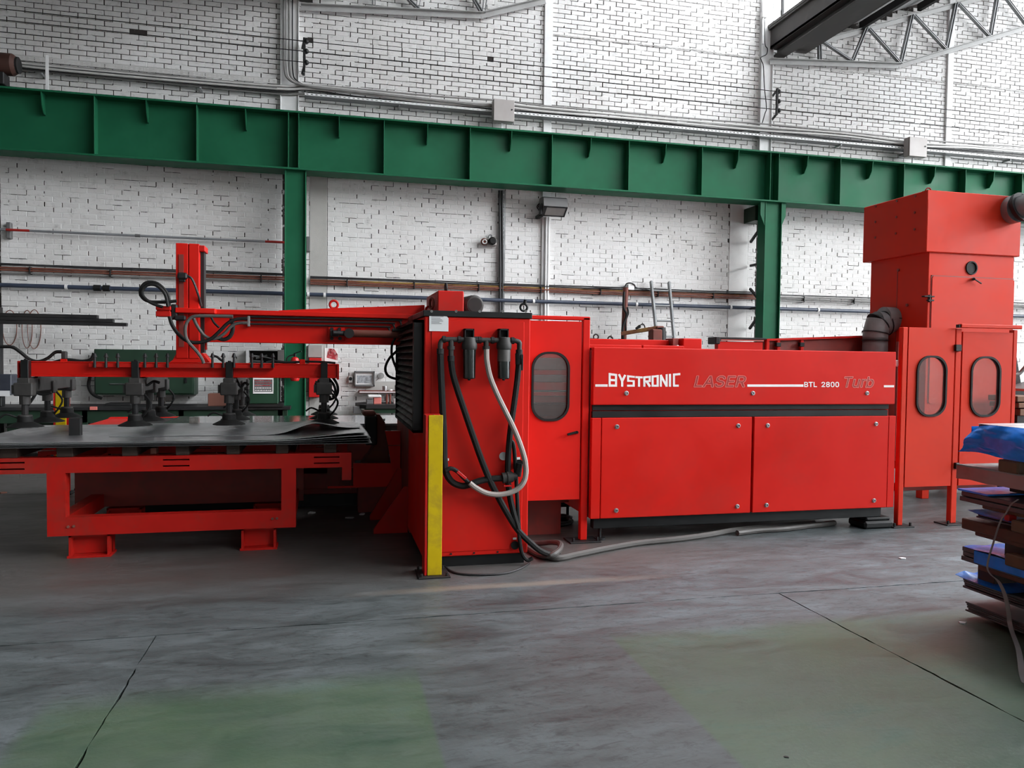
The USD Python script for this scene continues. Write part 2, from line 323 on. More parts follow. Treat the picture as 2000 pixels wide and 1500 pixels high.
# floor: grey worn concrete, two faded green painted fields, a faded tan line, brown dust towards the machine
def floor_material():
    n = {'g': ('geometry', {}), 's': ('separate_xyz', {}),
         'nw': ('noise_texture', {'scale': 1.6, 'detail': 6.0, 'roughness': .7}),
         'mp': ('mapping', {'mapping_type': 'point', 'scale': (.55, 1.6, 1)}),
         'n1': ('noise_texture', {'scale': 2.2, 'detail': 9.0, 'roughness': .72, 'distortion': .5}),
         'base': ('rgb_ramp', {'ramp': [(.3, lin(55, 61, 62)), (.5, lin(78, 84, 85)), (.72, lin(100, 106, 109))]}),
         'n2': ('noise_texture', {'scale': 13.0, 'detail': 6.0, 'roughness': .75, 'distortion': 1.2}),
         'scuff': ('rgb_ramp', {'ramp': [(.36, (.5, .5, .5)), (.5, (1, 1, 1)), (.62, (1.0, 1.0, 1.0)), (.72, (1.2, 1.2, 1.2))]}),
         'm0': ('mix', {'mix_type': 'multiply', 'fac': .8}),
         'n3': ('noise_texture', {'scale': .9, 'detail': 6.0, 'roughness': .7}),
         'wear': ('map_range', {'from_min': .3, 'from_max': .66, 'to_min': .95, 'to_max': .42, 'clamp': True}),
         'grn': ('rgb_ramp', {'ramp': [(.35, lin(58, 84, 62)), (.55, lin(72, 90, 66)), (.7, lin(54, 88, 68))]}),
         'mg': ('mix', {'mix_type': 'mix'}), 'mt': ('mix', {'mix_type': 'mix', 'color2': lin(138, 124, 110)}),
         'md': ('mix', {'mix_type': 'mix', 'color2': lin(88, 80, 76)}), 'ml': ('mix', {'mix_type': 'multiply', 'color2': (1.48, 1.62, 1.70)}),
         'rough': ('map_range', {'from_min': .3, 'from_max': .7, 'to_min': .34, 'to_max': .62}),
         'nb': ('noise_texture', {'scale': 45.0, 'detail': 5.0}), 'b': ('bump', {'strength': .25, 'distance': .004}),
         'p': ('principled_bsdf', {'specular_ior_level': .4})}
    L = [('g.position', 's.vector'), ('g.position', 'nw.vector'), ('g.position', 'mp.vector'), ('mp.vector', 'n1.vector'), ('mp.vector', 'n2.vector'),
         ('g.position', 'n3.vector'), ('n1.fac', 'base.fac'), ('n2.fac', 'scuff.fac'), ('base.color', 'm0.color1'), ('scuff.color', 'm0.color2'),
         ('n3.fac', 'wear.value'), ('n1.fac', 'grn.fac'), ('n1.fac', 'rough.value'), ('rough.result', 'p.roughness'),
         ('g.position', 'nb.vector'), ('nb.fac', 'b.height'), ('b.normal', 'p.normal')]
    k = [0]
    def wob(axis, amt):
        k[0] += 1; a = f'w{k[0]}'
        n[a] = ('math', {'math_type': 'multiply_add', 'value2': amt, 'value3': 0.0}); n[a + 'b'] = ('math', {'math_type': 'add'})
        L.extend([('nw.fac', a + '.value1'), (a + '.value', a + 'b.value1'), (f's.{axis}', a + 'b.value2')]); return a + 'b.value'
    def step(src, a, b):
        k[0] += 1; q = f'q{k[0]}'
        n[q] = ('map_range', {'from_min': a, 'from_max': b, 'to_min': 0.0, 'to_max': 1.0, 'clamp': True}); L.append((src, q + '.value')); return q + '.result'
    def mul(x, y, op='multiply'):
        k[0] += 1; q = f'u{k[0]}'
        n[q] = ('math', {'math_type': op, 'use_clamp': True}); L.extend([(x, q + '.value1'), (y, q + '.value2')]); return q + '.value'
    x, y = wob('x', .03), wob('y', .12)
    ys = wob('y', .5)
    A = mul(mul(step(x, -1.25, -1.18), step(x, .485, .465)), step(y, -9.6, -9.85))
    Bm = mul(mul(step(x, 1.61, 1.635), step(x, 4.6, 4.4)), step(y, -9.36, -9.52))
    L.extend([(mul(mul(A, Bm, 'add'), 'wear.result'), 'mg.fac'), ('m0.color', 'mg.color1'), ('grn.color', 'mg.color2')])
    line = mul(mul(step(y, -8.39, -8.35), step(y, -8.24, -8.30)), mul(step(x, 0.1, .9), step(x, 2.6, 1.6)))
    n['half'] = ('math', {'math_type': 'multiply', 'value2': .55}); L.append((line, 'half.value1'))
    L.extend([('mg.color', 'mt.color1'), ('half.value', 'mt.fac')])
    dust = mul(step(ys, -8.25, -7.6), step(x, 4.2, 2.5))
    n['hd'] = ('math', {'math_type': 'multiply', 'value2': .65}); L.append((dust, 'hd.value1'))
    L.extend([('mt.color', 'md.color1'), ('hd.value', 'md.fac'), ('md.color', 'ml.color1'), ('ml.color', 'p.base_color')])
    lit_lane = mul(mul(step(ys, -9.6, -8.9), step(ys, -6.9, -7.6)), step(x, .6, 2.6))  # right aisle: cleaner concrete, its colour also brightened for light missing there
    L.append((lit_lane, 'ml.fac'))
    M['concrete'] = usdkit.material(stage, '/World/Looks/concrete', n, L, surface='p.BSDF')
floor_material()
mat('plaster_rough', (.42, .41, .40), .9, var=.35, scale=9, bump=.6)
mat('joint_dirt', (.02, .019, .018), .95, var=.2)

# ---------------------------------------------------------------- floor of cast slabs
rng = np.random.default_rng(7)
fl = thing('floor', 'grey concrete workshop floor cast in large slabs with faded green painted fields', 'floor', kind='structure')
part(fl, 'subfloor', B(-14, 27, -27, .3, -.30, -.02), 'joint_dirt')
xs = [-12.87, -8.89, -4.91, -.93, 3.05, 7.03, 11.01, 14.99, 18.97, 22.95]; ys_ = [-27.0, -22.93, -17.93, -12.93, -8.93, -3.93, .25]
def wobble(a, b, seed):
    m = max(2, int(np.linalg.norm(np.subtract(b, a)) / .05)); t = np.linspace(0, 1, m); p = np.outer(1 - t, a) + np.outer(t, b)
    d = np.subtract(b, a) / np.linalg.norm(np.subtract(b, a)); nrm = np.array([-d[1], d[0]])
    q = np.c_[p * 3.1, np.full(m, seed)]; off = (meshkit.fbm(q, 3, 5) - .5) * .022 + (meshkit.noise(q * 7, 3) - .5) * .012
    off *= np.clip(np.minimum(t, 1 - t) * m / 6, 0, 1)
    return p + np.outer(off, nrm)
xs_far = [-12.87, -8.0, 10.0, 22.95]      # one long pour under the machines
for j in range(len(ys_) - 1):
    for i in range(len(xs if j != 4 else xs_far) - 1):
        g = .005
        xq = xs if j != 4 else xs_far; x0, x1, y0, y1 = xq[i] + g, xq[i + 1] - g, ys_[j] + g, ys_[j + 1] - g
        near = abs(x0) < 9 and y0 > -15
        c = [(x0, y0), (x1, y0), (x1, y1), (x0, y1)]
        pts = np.vstack([wobble(c[k], c[(k + 1) % 4], i * 7 + j * 3 + k * .37)[:-1] for k in range(4)]) if near else np.array(c)
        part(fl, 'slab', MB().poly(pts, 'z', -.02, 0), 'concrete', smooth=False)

# ---------------------------------------------------------------- brick wall
wall = thing('wall_back', 'tall whitewashed brick back wall of the workshop with dark open joints', 'wall', kind='structure')
PIL = [(-.60, .15), (3.90, .075), (8.30, .13), (12.58, .07), (-9.2, .15), (-5.0, .075), (16.9, .13)]
STRIPS = [(-.27, .02, 5.0), (7.62, 8.02, 5.0)]      # plain plaster beside the green columns, below z
bricks, LX, CH = [], .25, .083
TALL = int(P(760, 108, 0)[2] / CH)
edges = sorted([p[0] for p in PIL]); edges = [-13.0] + edges + [21.0]
for r in range(int(10.9 / CH)):
    z = .0 + r * CH
    for a, b in zip(edges[:-1], edges[1:]):
        hw = lambda q: next((h for c, h in PIL if c == q), 0) * .8 + .01
        segs = [(a + hw(a), b - hw(b))]
        if z < 5.0:
            for s0, s1, zt in STRIPS:
                segs = [q for s in segs for q in (((s[0], s0 - .006), (s1 + .006, s[1])) if s[0] < s0 and s[1] > s1 else
                        ((s1 + .006, s[1]),) if s[0] < s1 and s[0] >= s0 - .4 else (s,)) if q[1] - q[0] > .03]
        for s0, s1 in segs:
            x = s0 - (LX / 2 if r % 2 else 0) - rng.random() * .012
            while x < s1:
                L0, L1 = max(x, s0), min(x + LX - (.011 + .004 * rng.random()), s1)
                tall = -.42 < L0 and L1 < 2.9 and r in (TALL, TALL + 1)      # one course of tall bricks in the upper middle bay
                if L1 - L0 > .025 and not (tall and r == TALL + 1): bricks.append((L0, L1, z, z + CH * (2 if tall else 1) - (.0095 if z > 5.2 else .0075)))
                x += LX
bricks = np.array(bricks)
def roof_z(x):
    for a, b in zip([-18.0] + GUT[:-1], GUT):
        if a <= x <= b: return max(8.0, ROOF_LOW - .05 + (ROOF_TOP - ROOF_LOW + .05) * (x - a - .55) / (b - a - .67))
    return 8.0
bricks = bricks[[q[3] < roof_z((q[0] + q[1]) / 2) - .02 for q in bricks]]
# bricks missing or knocked out, one vent hole on the upper left
hole = P(268, 60, 0)
cx, cz = (bricks[:, 0] + bricks[:, 1]) / 2, (bricks[:, 2] + bricks[:, 3]) / 2
keep = ~((np.abs(cx - hole[0]) < .11) & (np.abs(cz - hole[2]) < .05))
bricks = bricks[keep]; cx, cz = cx[keep], cz[keep]
def brick_mesh(bk, seed):
    r = np.random.default_rng(seed); n = len(bk); d = -.004 - r.random(n) * .0035; c = .0035
    tilt = (r.random((n, 2)) - .5) * .004
    x0, x1, z0, z1 = bk.T; j = lambda: (r.random(n) - .5) * .004
    x0, x1, z0, z1 = x0 + j(), x1 + j(), z0 + j() * .6, z1 + j() * .6
    back = .03
    def quad(i, y):
        return np.stack([np.c_[x0 + i, y - tilt[:, 0] - tilt[:, 1], z0 + i], np.c_[x1 - i, y + tilt[:, 0] - tilt[:, 1], z0 + i],
                         np.c_[x1 - i, y + tilt[:, 0] + tilt[:, 1], z1 - i], np.c_[x0 + i, y - tilt[:, 0] + tilt[:, 1], z1 - i]], 1)
    v = np.concatenate([quad(c, d), quad(0, d + c), quad(0, np.full(n, back))], 1)
    f = [(0, 1, 2, 3)] + [(4 + k, 4 + (k + 1) % 4, (k + 1) % 4, k) for k in range(4)] + [(8 + k, 8 + (k + 1) % 4, 4 + (k + 1) % 4, 4 + k) for k in range(4)]
    f = np.array([q for a, b, e, g in f for q in ((a, b, e), (a, e, g))])
    F = (f[None] + (np.arange(n) * 12)[:, None, None]).reshape(-1, 3)
    return trimesh.Trimesh(v.reshape(-1, 3), F, process=False)
# the 300 that show largest (left, nearest, clear of the machine) are parts of their own
clear = (cx > -4.75) & (cx < -.75) & (cz > 2.75) & (cz < 4.35)
order = np.argsort(np.where(clear, np.hypot(cx, 13.6) , 1e9))[:300]
sel = np.zeros(len(bricks), bool); sel[order] = True
for q in order: part(wall, 'brick', brick_mesh(bricks[q:q + 1], int(q)), 'white_brick' if q % 3 else 'white_brick_plain', smooth=False)
part(wall, 'brickwork', brick_mesh(bricks[~sel], 99), 'white_brick', kind='stuff', smooth=False)
gable = [(-13, 5.2)] + [(21, 5.2)]
top_ = [(x, roof_z(x)) for x in np.linspace(-13, 21, 341)]
part(wall, 'mortar', MB().poly([(-13, 5.2), (21, 5.2)] + top_[::-1], 'y', .010, .2), 'open_mortar', label='dark open mortar joints of the upper wall')
part(wall, 'mortar', B(-13, 21, .012, .2, 0, 5.2), 'open_mortar', label='dark bed behind the joints of the lower wall')
# lower wall: joints filled over with paint except for scattered open ones
rj = np.random.default_rng(11); lo = bricks[bricks[:, 2] < 5.2]; qv = []
for x0, x1, z0, z1 in lo:
    a = rj.random()
    if a < .84: qv.append((x0 - .001, x1 + .014, z0 - .0085, z0 + .002))
    elif a < .94: m_ = x0 + (x1 - x0) * rj.random(); qv.append((x0, m_, z0 - .0085, z0 + .002))
    if rj.random() < .56: qv.append((x1 - .002, x1 + .016, z0 - .002, z1 + .002))
    elif rj.random() < .4: qv.append((x1 - .002, x1 + .016, z0 - .002, (z0 + z1) / 2))
for x0, x1, z0, z1 in bricks[bricks[:, 2] >= 5.2]:
    w_ = meshkit.fbm(np.array([x0 * .35, z0 * .6, 3.3]), 3, 2)              # thicker paint in some stretches of the upper wall
    if rj.random() < .9 * (w_ - .25): m_ = x0 + (x1 - x0) * (.3 + .7 * rj.random()); qv.append((x0, m_, z0 - .0105, z0 + .002))
    if rj.random() < .6 * (w_ - .25): qv.append((x1 - .002, x1 + .016, z0 + (z1 - z0) * .4 * rj.random(), z1 + .002))
qv = np.array(qv); y_ = -.0022 - .0012 * rj.random(len(qv))
vq = np.stack([np.c_[qv[:, 0], y_, qv[:, 2]], np.c_[qv[:, 1], y_, qv[:, 2]], np.c_[qv[:, 1], y_, qv[:, 3]], np.c_[qv[:, 0], y_, qv[:, 3]]], 1)
vb = vq + (0, .012, 0); nq = len(qv); VQ = np.concatenate([vq, vb], 1).reshape(-1, 3)
fq = np.array([(0, 1, 2, 3), (4, 5, 1, 0), (3, 2, 6, 7), (0, 3, 7, 4), (1, 5, 6, 2)])
part(wall, 'joint_filling', MB().add(VQ, (fq[None] + (np.arange(nq) * 8)[:, None, None]).reshape(-1, 4)), 'painted_mortar', kind='stuff', smooth=False, label='paint filled joints of the wall')
def seam(pts, h, label):
    p0 = np.array([P(x, y, 0) for x, y in pts]); xx_ = np.arange(p0[0, 0], p0[-1, 0], .03); zz_ = np.interp(xx_, p0[:, 0], p0[:, 2]); r_ = np.random.default_rng(len(xx_)); lo_ = zz_ - h * (.3 + .7 * r_.random(len(xx_))); hi_ = zz_ + h * (.3 + .7 * r_.random(len(xx_)))
    part(wall, 'mortar_seam', MB().poly(list(zip(xx_, lo_)) + list(zip(xx_, hi_))[::-1], 'y', -.016, .01), 'plaster_rough', label=label)
seam([(1079, 68), (1200, 82), (1350, 97), (1484, 115)], .02, 'ragged mortar seam across the upper middle wall')
seam([(1622, 138), (1700, 144), (1846, 161)], .022, 'ragged mortar seam under the right truss')
seam([(1862, 163), (1930, 170), (2000, 180)], .018, 'ragged mortar seam right of the slim wall post')
part(wall, 'shade_strip', B(-13, 21, -.03, .05, 4.76, 4.80), 'dark_wood', label='thin dark strip for the shade and joint under the crane girder')  # dark strip painted for the shade under the girder and a wall joint

tn = 0
def trim(label, mesh, mt):
    global tn; tn += 1
    return single(f'trim_{tn}', label, 'trim', mesh, mt, kind='structure')
for s, nm in zip(STRIPS, ('left', 'right')):
    trim(f'smooth plaster strip of the wall beside the {"grey and white poster" if nm == "left" else "angled steel struts"}', B(s[0], s[1], -.012, .03, 0, 4.76, .003), 'plaster_grey' if nm == 'left' else 'plaster')
names = {-.60: 'white steel wall post rising beside the vertical cable drop', 3.90: 'slim white steel wall post between the two grey junction boxes', 8.30: 'white steel wall post where the dark gutter beam ends',
         12.58: 'slim white steel wall post under the lattice truss', -9.2: 'white steel wall post far left', -5.0: 'slim white steel wall post left of the rusty motor', 16.9: 'white steel wall post far right'}
for c, h in PIL:
    z0 = 4.75 if abs(c - 3.9) > .1 else 0
    m = MB()
    if h > .1: m.box(c - h, c - h + .015, -.10, .05, z0, 11, .002).box(c + h - .015, c + h, -.10, .05, z0, 11, .002).box(c - h, c + h, -.065, -.05, z0, 11)
    else: m.box(c - h, c + h, -.05, .03, z0, 11, .004)
    trim(names[c], m, 'white_paint')

# ---------------------------------------------------------------- other walls, saw-tooth roof, glazing
single('wall_left', 'plain grey left end wall of the hall', 'wall', B(-13.2, -13, HALL_Y0, .2, 0, 12), 'plaster_grey', kind='structure')
single('wall_right', 'plain grey right end wall of the hall with an added opening for daylight', 'wall', MB().box(27, 27.2, HALL_Y0, -21.2, 0, 12).box(27, 27.2, -5.8, .2, 0, 12).box(27, 27.2, -21.2, -5.8, 5.2, 12), 'plaster_grey', kind='structure')  # unseen opening, added to let more daylight onto the right side
fw = MB().box(-13, 27, HALL_Y0 - .2, HALL_Y0, 0, 12)
single('wall_front', 'plain grey front wall of the hall behind the viewer', 'wall', fw, 'plaster_grey', kind='structure')
roof = thing('ceiling', 'grey saw-tooth roof sheets on dark purlins', 'ceiling', kind='structure')
bays = list(zip([-18.0] + GUT[:-1], GUT))
for a, b in bays:
    xa, xb = a + .55, b - .12; za, zb = ROOF_LOW - .05, ROOF_TOP
    m = MB().poly([(xa, za), (xb, zb), (xb, zb + .05), (xa, za + .05)], 'y', HALL_Y0, .15)
    part(roof, 'roof_sheet', m, 'roof_sheet')
    for k in range(1, 6):
        t = k / 6; x, z = xa + (xb - xa) * t, za + (zb - za) * t - .09
        part(roof, 'purlin', B(x - .04, x + .04, HALL_Y0, -.12, z - .09, z + .05), 'dark_steel')
for k, g in enumerate(GUT[:2], 1):
    part(roof, 'added_light_block', B(g - .075, g - .05, HALL_Y0, -.02, 8.06, ROOF_TOP), 'roof_sheet')  # opaque sheets over the unseen left glazing, added to darken the left side
for k, g in enumerate(GUT[2:-1], 1):
    w = thing(f'window_{k}', f'tall saw-tooth roof glazing with thin dark bars, {"above the stepped gutter beam" if k == 1 else "far right beyond the tower"}', 'window', kind='structure')
    for yy in np.arange(HALL_Y0 + .5, -.1, 1.3): part(w, 'glazing_bar', B(g - .13, g - .09, yy - .02, yy + .02, 8.1, ROOF_TOP), 'dark_steel')
    part(w, 'sill', B(g - .14, g + .02, HALL_Y0, -.02, 8.06, 8.11), 'gutter_steel')
    part(w, 'pane', B(g - .075, g - .07, HALL_Y0, -.02, 8.11, ROOF_TOP), 'clear_pane')
for g in GUT[:-1]:
    x0 = g - .08
    nm = {-9.25: 'dark steel gutter beam far left', -.45: 'dark steel gutter beam over the left wall post', 8.45: 'dark stepped steel gutter beam running overhead at the upper right', 17.2: 'dark steel gutter beam far right'}[g]
    gb = thing('gutter_beam', nm, 'beam')
    part(gb, 'side_plate', B(x0, x0 + .02, HALL_Y0, -.05, 7.66, 8.06, .004), 'gutter_steel')
    part(gb, 'side_plate', B(x0 + .78, x0 + .80, HALL_Y0, -.05, 7.66, 7.95, .004), 'gutter_steel')
    part(gb, 'trough', B(x0, x0 + .8, HALL_Y0, -.05, 7.66, 7.72, .006), 'gutter_steel')
    part(gb, 'flange', B(x0 + .06, x0 + .3, HALL_Y0, -.05, 7.52, 7.545, .004), 'gutter_steel')
    part(gb, 'web', B(x0 + .16, x0 + .2, HALL_Y0, -.05, 7.54, 7.67), 'gutter_steel')
    part(gb, 'flange', B(x0 - .05, x0 + .05, HALL_Y0, -.05, 8.02, 8.07, .004), 'gutter_steel')

# ---------------------------------------------------------------- lattice trusses against the wall
def truss(label, chords, webs, dx=0.0, Y=-.14):
    t = thing('roof_truss', label, 'truss')
    q = lambda p: P(p[0], p[1], Y) + np.array([dx, 0, 0])
    for k, (a, b) in enumerate(chords):
        a, b = q(a), q(b)
        m = MB().obox(a, b, .10, .012).obox(a + (0, .03, -.045), b + (0, .03, -.045), .012, .09)
        part(t, 'bottom_chord' if k < 2 else 'top_chord', m, 'truss_paint')
    for a, b in webs:
        a, b = q(a), q(b); o = np.array([.05, 0, 0])
        m = MB().obox(a, b, .012, .07, up=(0, 1, 0)).obox(a + o, b + o, .012, .07, up=(0, 1, 0))
        part(t, 'brace', m, 'galvanised')
    return t
RC = [((1505, 115), (1757, 124)), ((1757, 124), (2030, 42)), ((1524, 99), (1990, -28))]
RW = [((1598, 79), (1599, 117)), ((1603, 80), (1660, 118)), ((1690, 54), (1664, 117)), ((1694, 54), (1757, 124)), ((1779, 29), (1758, 120)),
      ((1783, 29), (1846, 96)), ((1865, 6), (1847, 95)), ((1869, 5), (1930, 70)), ((1948, -18), (1933, 68)), ((1952, -19), (2003, 48))]
truss('white steel lattice truss with short braces against the wall at the upper right', RC, RW)
LC = [((588, 8), (940, 25)), ((940, 25), (1066, -4)), ((640, -30), (1060, -120))]
LW = [((726, -48), (727, 13)), ((745, -50), (815, 18)), ((826, -62), (812, 17)), ((880, -75), (938, 24)), ((955, -92), (942, 24))]
truss('white steel lattice truss cut off by the top edge above the cable tray', LC, LW)

# ---------------------------------------------------------------- green crane girder and its columns
GY = -.75
cg = thing('crane_girder', 'long green steel plate girder with stiffeners running across the brick wall', 'girder')
zt, zb_ = P(1000, 252, GY)[2], P(1000, 356, GY)[2]
X0, X1 = -12.5, 20.0
part(cg, 'top_flange', B(X0, X1, GY, GY + .42, zt - .03, zt, .004), 'green_paint')
part(cg, 'crane_rail', B(X0, X1, GY + .17, GY + .24, zt, zt + .05, .006), 'dark_steel', label='dark rail on top of the girder')
part(cg, 'bottom_flange', B(X0, X1, GY, GY + .42, zb_ - .03, zb_, .004), 'green_paint')
part(cg, 'web_plate', B(X0, X1, GY + .2, GY + .215, zb_ - .001, zt - .029), 'green_paint')
sx = [P(x, y, GY + .02)[0] for x, y in ((184, 240), (384, 262), (750, 290), (918, 305), (1078, 318), (1228, 330), (1371, 340), (1641, 365), (1765, 375), (1885, 385), (1995, 395))]
pitch = (sx[-1] - sx[0]) / 12
allx = [sx[0] - pitch * k for k in (1, 2, 3, 4)] + sx + [sx[-1] + pitch * k for k in (1, 2, 3)]
colx = [P(572, 330, GY + .02)[0], P(1511, 390, GY + .02)[0]]
for x in allx: part(cg, 'stiffener', B(x - .006, x + .006, GY + .015, GY + .2, zb_, zt - .03, .002), 'green_paint')
for x in (P(563, 330, GY + .02)[0], P(583, 330, GY + .02)[0], P(1503.5, 390, GY + .02)[0], P(1520, 390, GY + .02)[0]):
    part(cg, 'stiffener', B(x - .007, x + .007, GY + .015, GY + .2, zb_, zt - .03, .002), 'green_paint')
full = sorted(allx + colx)
for a, b in zip(full[:-1], full[1:]):
    xm = (a + b) / 2; h = .30
    pr = [(GY + .012, zt - .03), (GY + .2, zt - .03), (GY + .2, zt - .03 - h), (GY + .13, zt - .03 - h), (GY + .04, zt - .03 - h * .6)]
    part(cg, 'gusset', MB().poly(pr, 'x', xm - .006, xm + .006), 'green_paint')
def column(label, x0, x1, extra=None):
    c = thing('steel_column', label, 'column')
    w = x1 - x0; y0 = GY + .05; y1 = y0 + .26
    part(c, 'flange', B(x0, x0 + .018, y0, y1, 0, zb_ - .03, .003), 'green_paint')
    part(c, 'flange', B(x1 - .018, x1, y0, y1, 0, zb_ - .03, .003), 'green_paint')
    part(c, 'web_plate', B(x0 + .015, x1 - .015, y0 + .05, y0 + .065, 0, zb_ - .03), 'green_paint')
    part(c, 'base_plate', B(x0 - .1, x1 + .1, y0 - .08, y1 + .08, 0, .03, .004), 'green_paint')
    return c
lx = (P(555.5, 500, GY + .05)[0], P(597.5, 500, GY + .05)[0]); rx = (P(1493, 500, GY + .05)[0], P(1526, 500, GY + .05)[0])
column('green steel column behind the red pick-up mast, carrying the girder', *lx)
c2 = column('green steel column with angled struts left of the red dust tower', *rx)
hz = P(1510, 432, GY)[2]
for x in (rx[0] + .005, rx[1] - .02):
    s = -1 if x < sum(rx) / 2 else 1
    part(c2, 'head_gusset', MB().poly([(x, zb_ - .03), (x + s * .10, zb_ - .03), (x + s * .10, hz + .12), (x, hz - .1)], 'y', GY + .06, GY + .075), 'green_paint')
part(c2, 'bracket_box', B(rx[0] - .05, rx[0] + .22, GY + .32, -.02, P(1460, 432, -.3)[2], zb_ - .05, .004), 'dark_green_paint', label='dark green bracket tying the column to the wall')
def strut(label, a, b, r=.022):
    s = single('steel_strut', label, 'strut', MB().obox(P(*a, -.55), P(*b, -.06), r * 2, r * 2, c=.004), 'dark_steel')
for lb, a, b in (('dark steel strut just below the girder bracket, left of the right green column', (1489, 440), (1466, 473)),
                 ('dark nearly level steel strut halfway up the right green column', (1489, 514), (1466, 519)),
                 ('dark steel strut rising left from the right green column across the pipes', (1490, 594), (1465, 564)),
                 ('dark level steel strut overlapping the blue pipe by the right green column', (1490, 600), (1464, 603)),
                 ('lowest dark steel strut slanting down left from the right green column', (1489, 606), (1464, 642))):
    strut(lb, a, b)

# ================================================================ services on the upper wall
def line(pts, Y): return np.array([P(x, y, Y) for x, y in pts])
# perforated cable tray and the bundle of cables lying in it
tray = thing('cable_tray', 'long perforated metal cable tray along the upper brick wall above the girder', 'cable tray')
def tray_lip(x0, x1, z0, z1, y, mt):
    n = int((x1 - x0) / .075); slots = []
    for k in range(n):
        a = x0 + (k + .25) * (x1 - x0) / n
        for f in ((.25, .42), (.58, .75)) if z1 - z0 > .05 else ((.3, .7),):
            slots.append(sbox(a, z0 + f[0] * (z1 - z0), a + .036, z0 + f[1] * (z1 - z0)))
    return MB().poly(sbox(x0, z0, x1, z1).difference(unary_union(slots)), 'y', y, y + .003)
zt1, zt0 = P(24, 106, -.22)[2], P(30, 116, -.22)[2]
xe = P(541, 160, -.22)[0]
for a, b in ((-7.5, -5.0), (-5.0, -2.8), (-2.8, xe)):
    part(tray, 'side_lip', tray_lip(a + .004, b - .004, zt0, zt1, -.22, 'galvanised'), 'cable_light')
part(tray, 'tray_floor', B(-7.5, xe, -.22, -.03, zt0 - .07, zt0 - .065), 'galvanised')
zr = P(1250, 243, -.22)[2]
for a, b in ((-.35, 3.0), (3.1, 6.2), (6.2, 9.2), (9.2, 12.4), (12.4, 15.6), (15.6, 18.6)):
    part(tray, 'side_lip', tray_lip(a, b - .01, zr - .015, zr + .02, -.235, 'galvanised'), 'white_paint')
part(tray, 'tray_floor', B(-.35, 18.6, -.235, -.03, zr - .02, zr - .015), 'galvanised')
for x in (-4.3, -2.0, 1.2, 5.6, 9.9, 14.0): part(tray, 'bracket', B(x, x + .03, -.2, -.01, zr - .05, zr - .02, .003), 'galvanised')
cb = thing('cable_bundle', 'bundle of grey electric cables lying in the perforated tray on the upper wall', 'cables')
mid = [(-160, 95), (30, 124), (300, 150), (540, 171), (600, 170), (700, 180), (800, 191), (900, 201), (985, 206), (1060, 214), (1250, 230), (1400, 243), (1500, 251), (1650, 264), (1790, 280), (1900, 287), (2000, 294), (2200, 312)]
rc = np.random.default_rng(5)
for k, (o, y, mt, r) in enumerate(((-.085, -.10, 'cable_grey', .019), (-.055, -.15, 'cable_black', .014), (-.03, -.19, 'cable_light', .02), (0, -.12, 'cable_grey', .02), (.025, -.19, 'cable_light', .017), (.05, -.10, 'cable_grey', .017), (.08, -.17, 'cable_grey', .015))):
    pts = np.array([P(px, py, -.2) for px, py in mid]); pts[:, 1] = y
    pts[:, 2] += o * np.interp(pts[:, 0], [-6, -1.5, 1, 16], [.55, .6, 1, 1.0]) + (rc.random(len(pts)) - .5) * .03
    part(cb, 'cable', MB().tube(pts, r, n=7, step=5), mt)
drop = thing('cable_drop', 'vertical run of grey cables coming down beside the left wall post into the tray', 'cables')
for k, (px, mt, r) in enumerate(((555, 'cable_grey', .018), (560, 'cable_light', .014), (565, 'cable_grey', .02), (571, 'cable_black', .012))):
    pts = [P(px + 1, -60, -.13), P(px, 20, -.13), P(px, 80, -.13), P(px + .5, 130 + k * 2, -.14), P(px + 8, 154 + k, -.2), P(px + 40, 167 + k, -.25), P(px + 120, 176 + k, -.25), P(px + 230, 188 + k, -.25), P(px + 330, 199 + k, -.25), P(960 , 206 + k, -.25)]
    part(drop, 'cable', MB().tube(pts, r, n=7, step=5), mt)
single('upright_flat_bar', 'slim white flat bar standing on the girder at the upper left', 'bar', B(P(88.5, 140, -.5)[0], P(95, 140, -.5)[0], -.5, -.49, zt, P(92, 107, -.5)[2], .002), 'white_paint')
es = thing('hoist_motor', 'dark rusty red motor on the girder at the left edge', 'motor')
zz = zt + .05; xm = P(8, 130, -.55)[0]
part(es, 'housing', MB().lathe([(0, -.22), (.13, -.22), (.16, -.19), (.16, .17), (.12, .22), (0, .22)], (xm - .05, -.55, zz + .33), (1, 0, 0), 18), 'dark_rust')
part(es, 'cover', MB().cyl((xm + .12, -.55, zz + .33), (xm + .2, -.55, zz + .33), .12), 'dark_steel')
part(es, 'base', B(xm - .28, xm + .04, -.68, -.45, zz, zz + .18, .01), 'dark_steel')
def jbox(label, x0, y0, x1, y1, Y=-.42):
    b = thing('junction_box', label, 'electrical box')
    X0, X1, Z0, Z1 = rect(x0, y0, x1, y1, Y)
    part(b, 'body', B(X0 - .0, X1, Y + .02, -.255, Z0, Z1, .012), 'box_grey')
    part(b, 'door', B(X0 + .003, X1 - .003, Y - .004, Y + .018, Z0 + .003, Z1 - .003, .006), 'box_grey')
    part(b, 'lock', MB().cyl((X1 - .05, Y - .012, (Z0 + Z1) / 2 + .02), (X1 - .05, Y, (Z0 + Z1) / 2 + .02), .014), 'black_paint')
    part(b, 'mounting_leg', B((X0 + X1) / 2 - .02, (X0 + X1) / 2 + .02, -.3, -.27, zt, Z0 + .01), 'white_paint')
    part(b, 'wall_bracket', B((X0 + X1) / 2 - .1, (X0 + X1) / 2 + .1, -.15, -.0, Z0 + .1, Z0 + .14), 'galvanised')
jbox('grey electrical junction box on the cable tray near the middle of the wall', 964, 194, 1005, 237)
jbox('grey electrical junction box on the cable tray above the red dust tower', 1776, 268, 1811, 306)
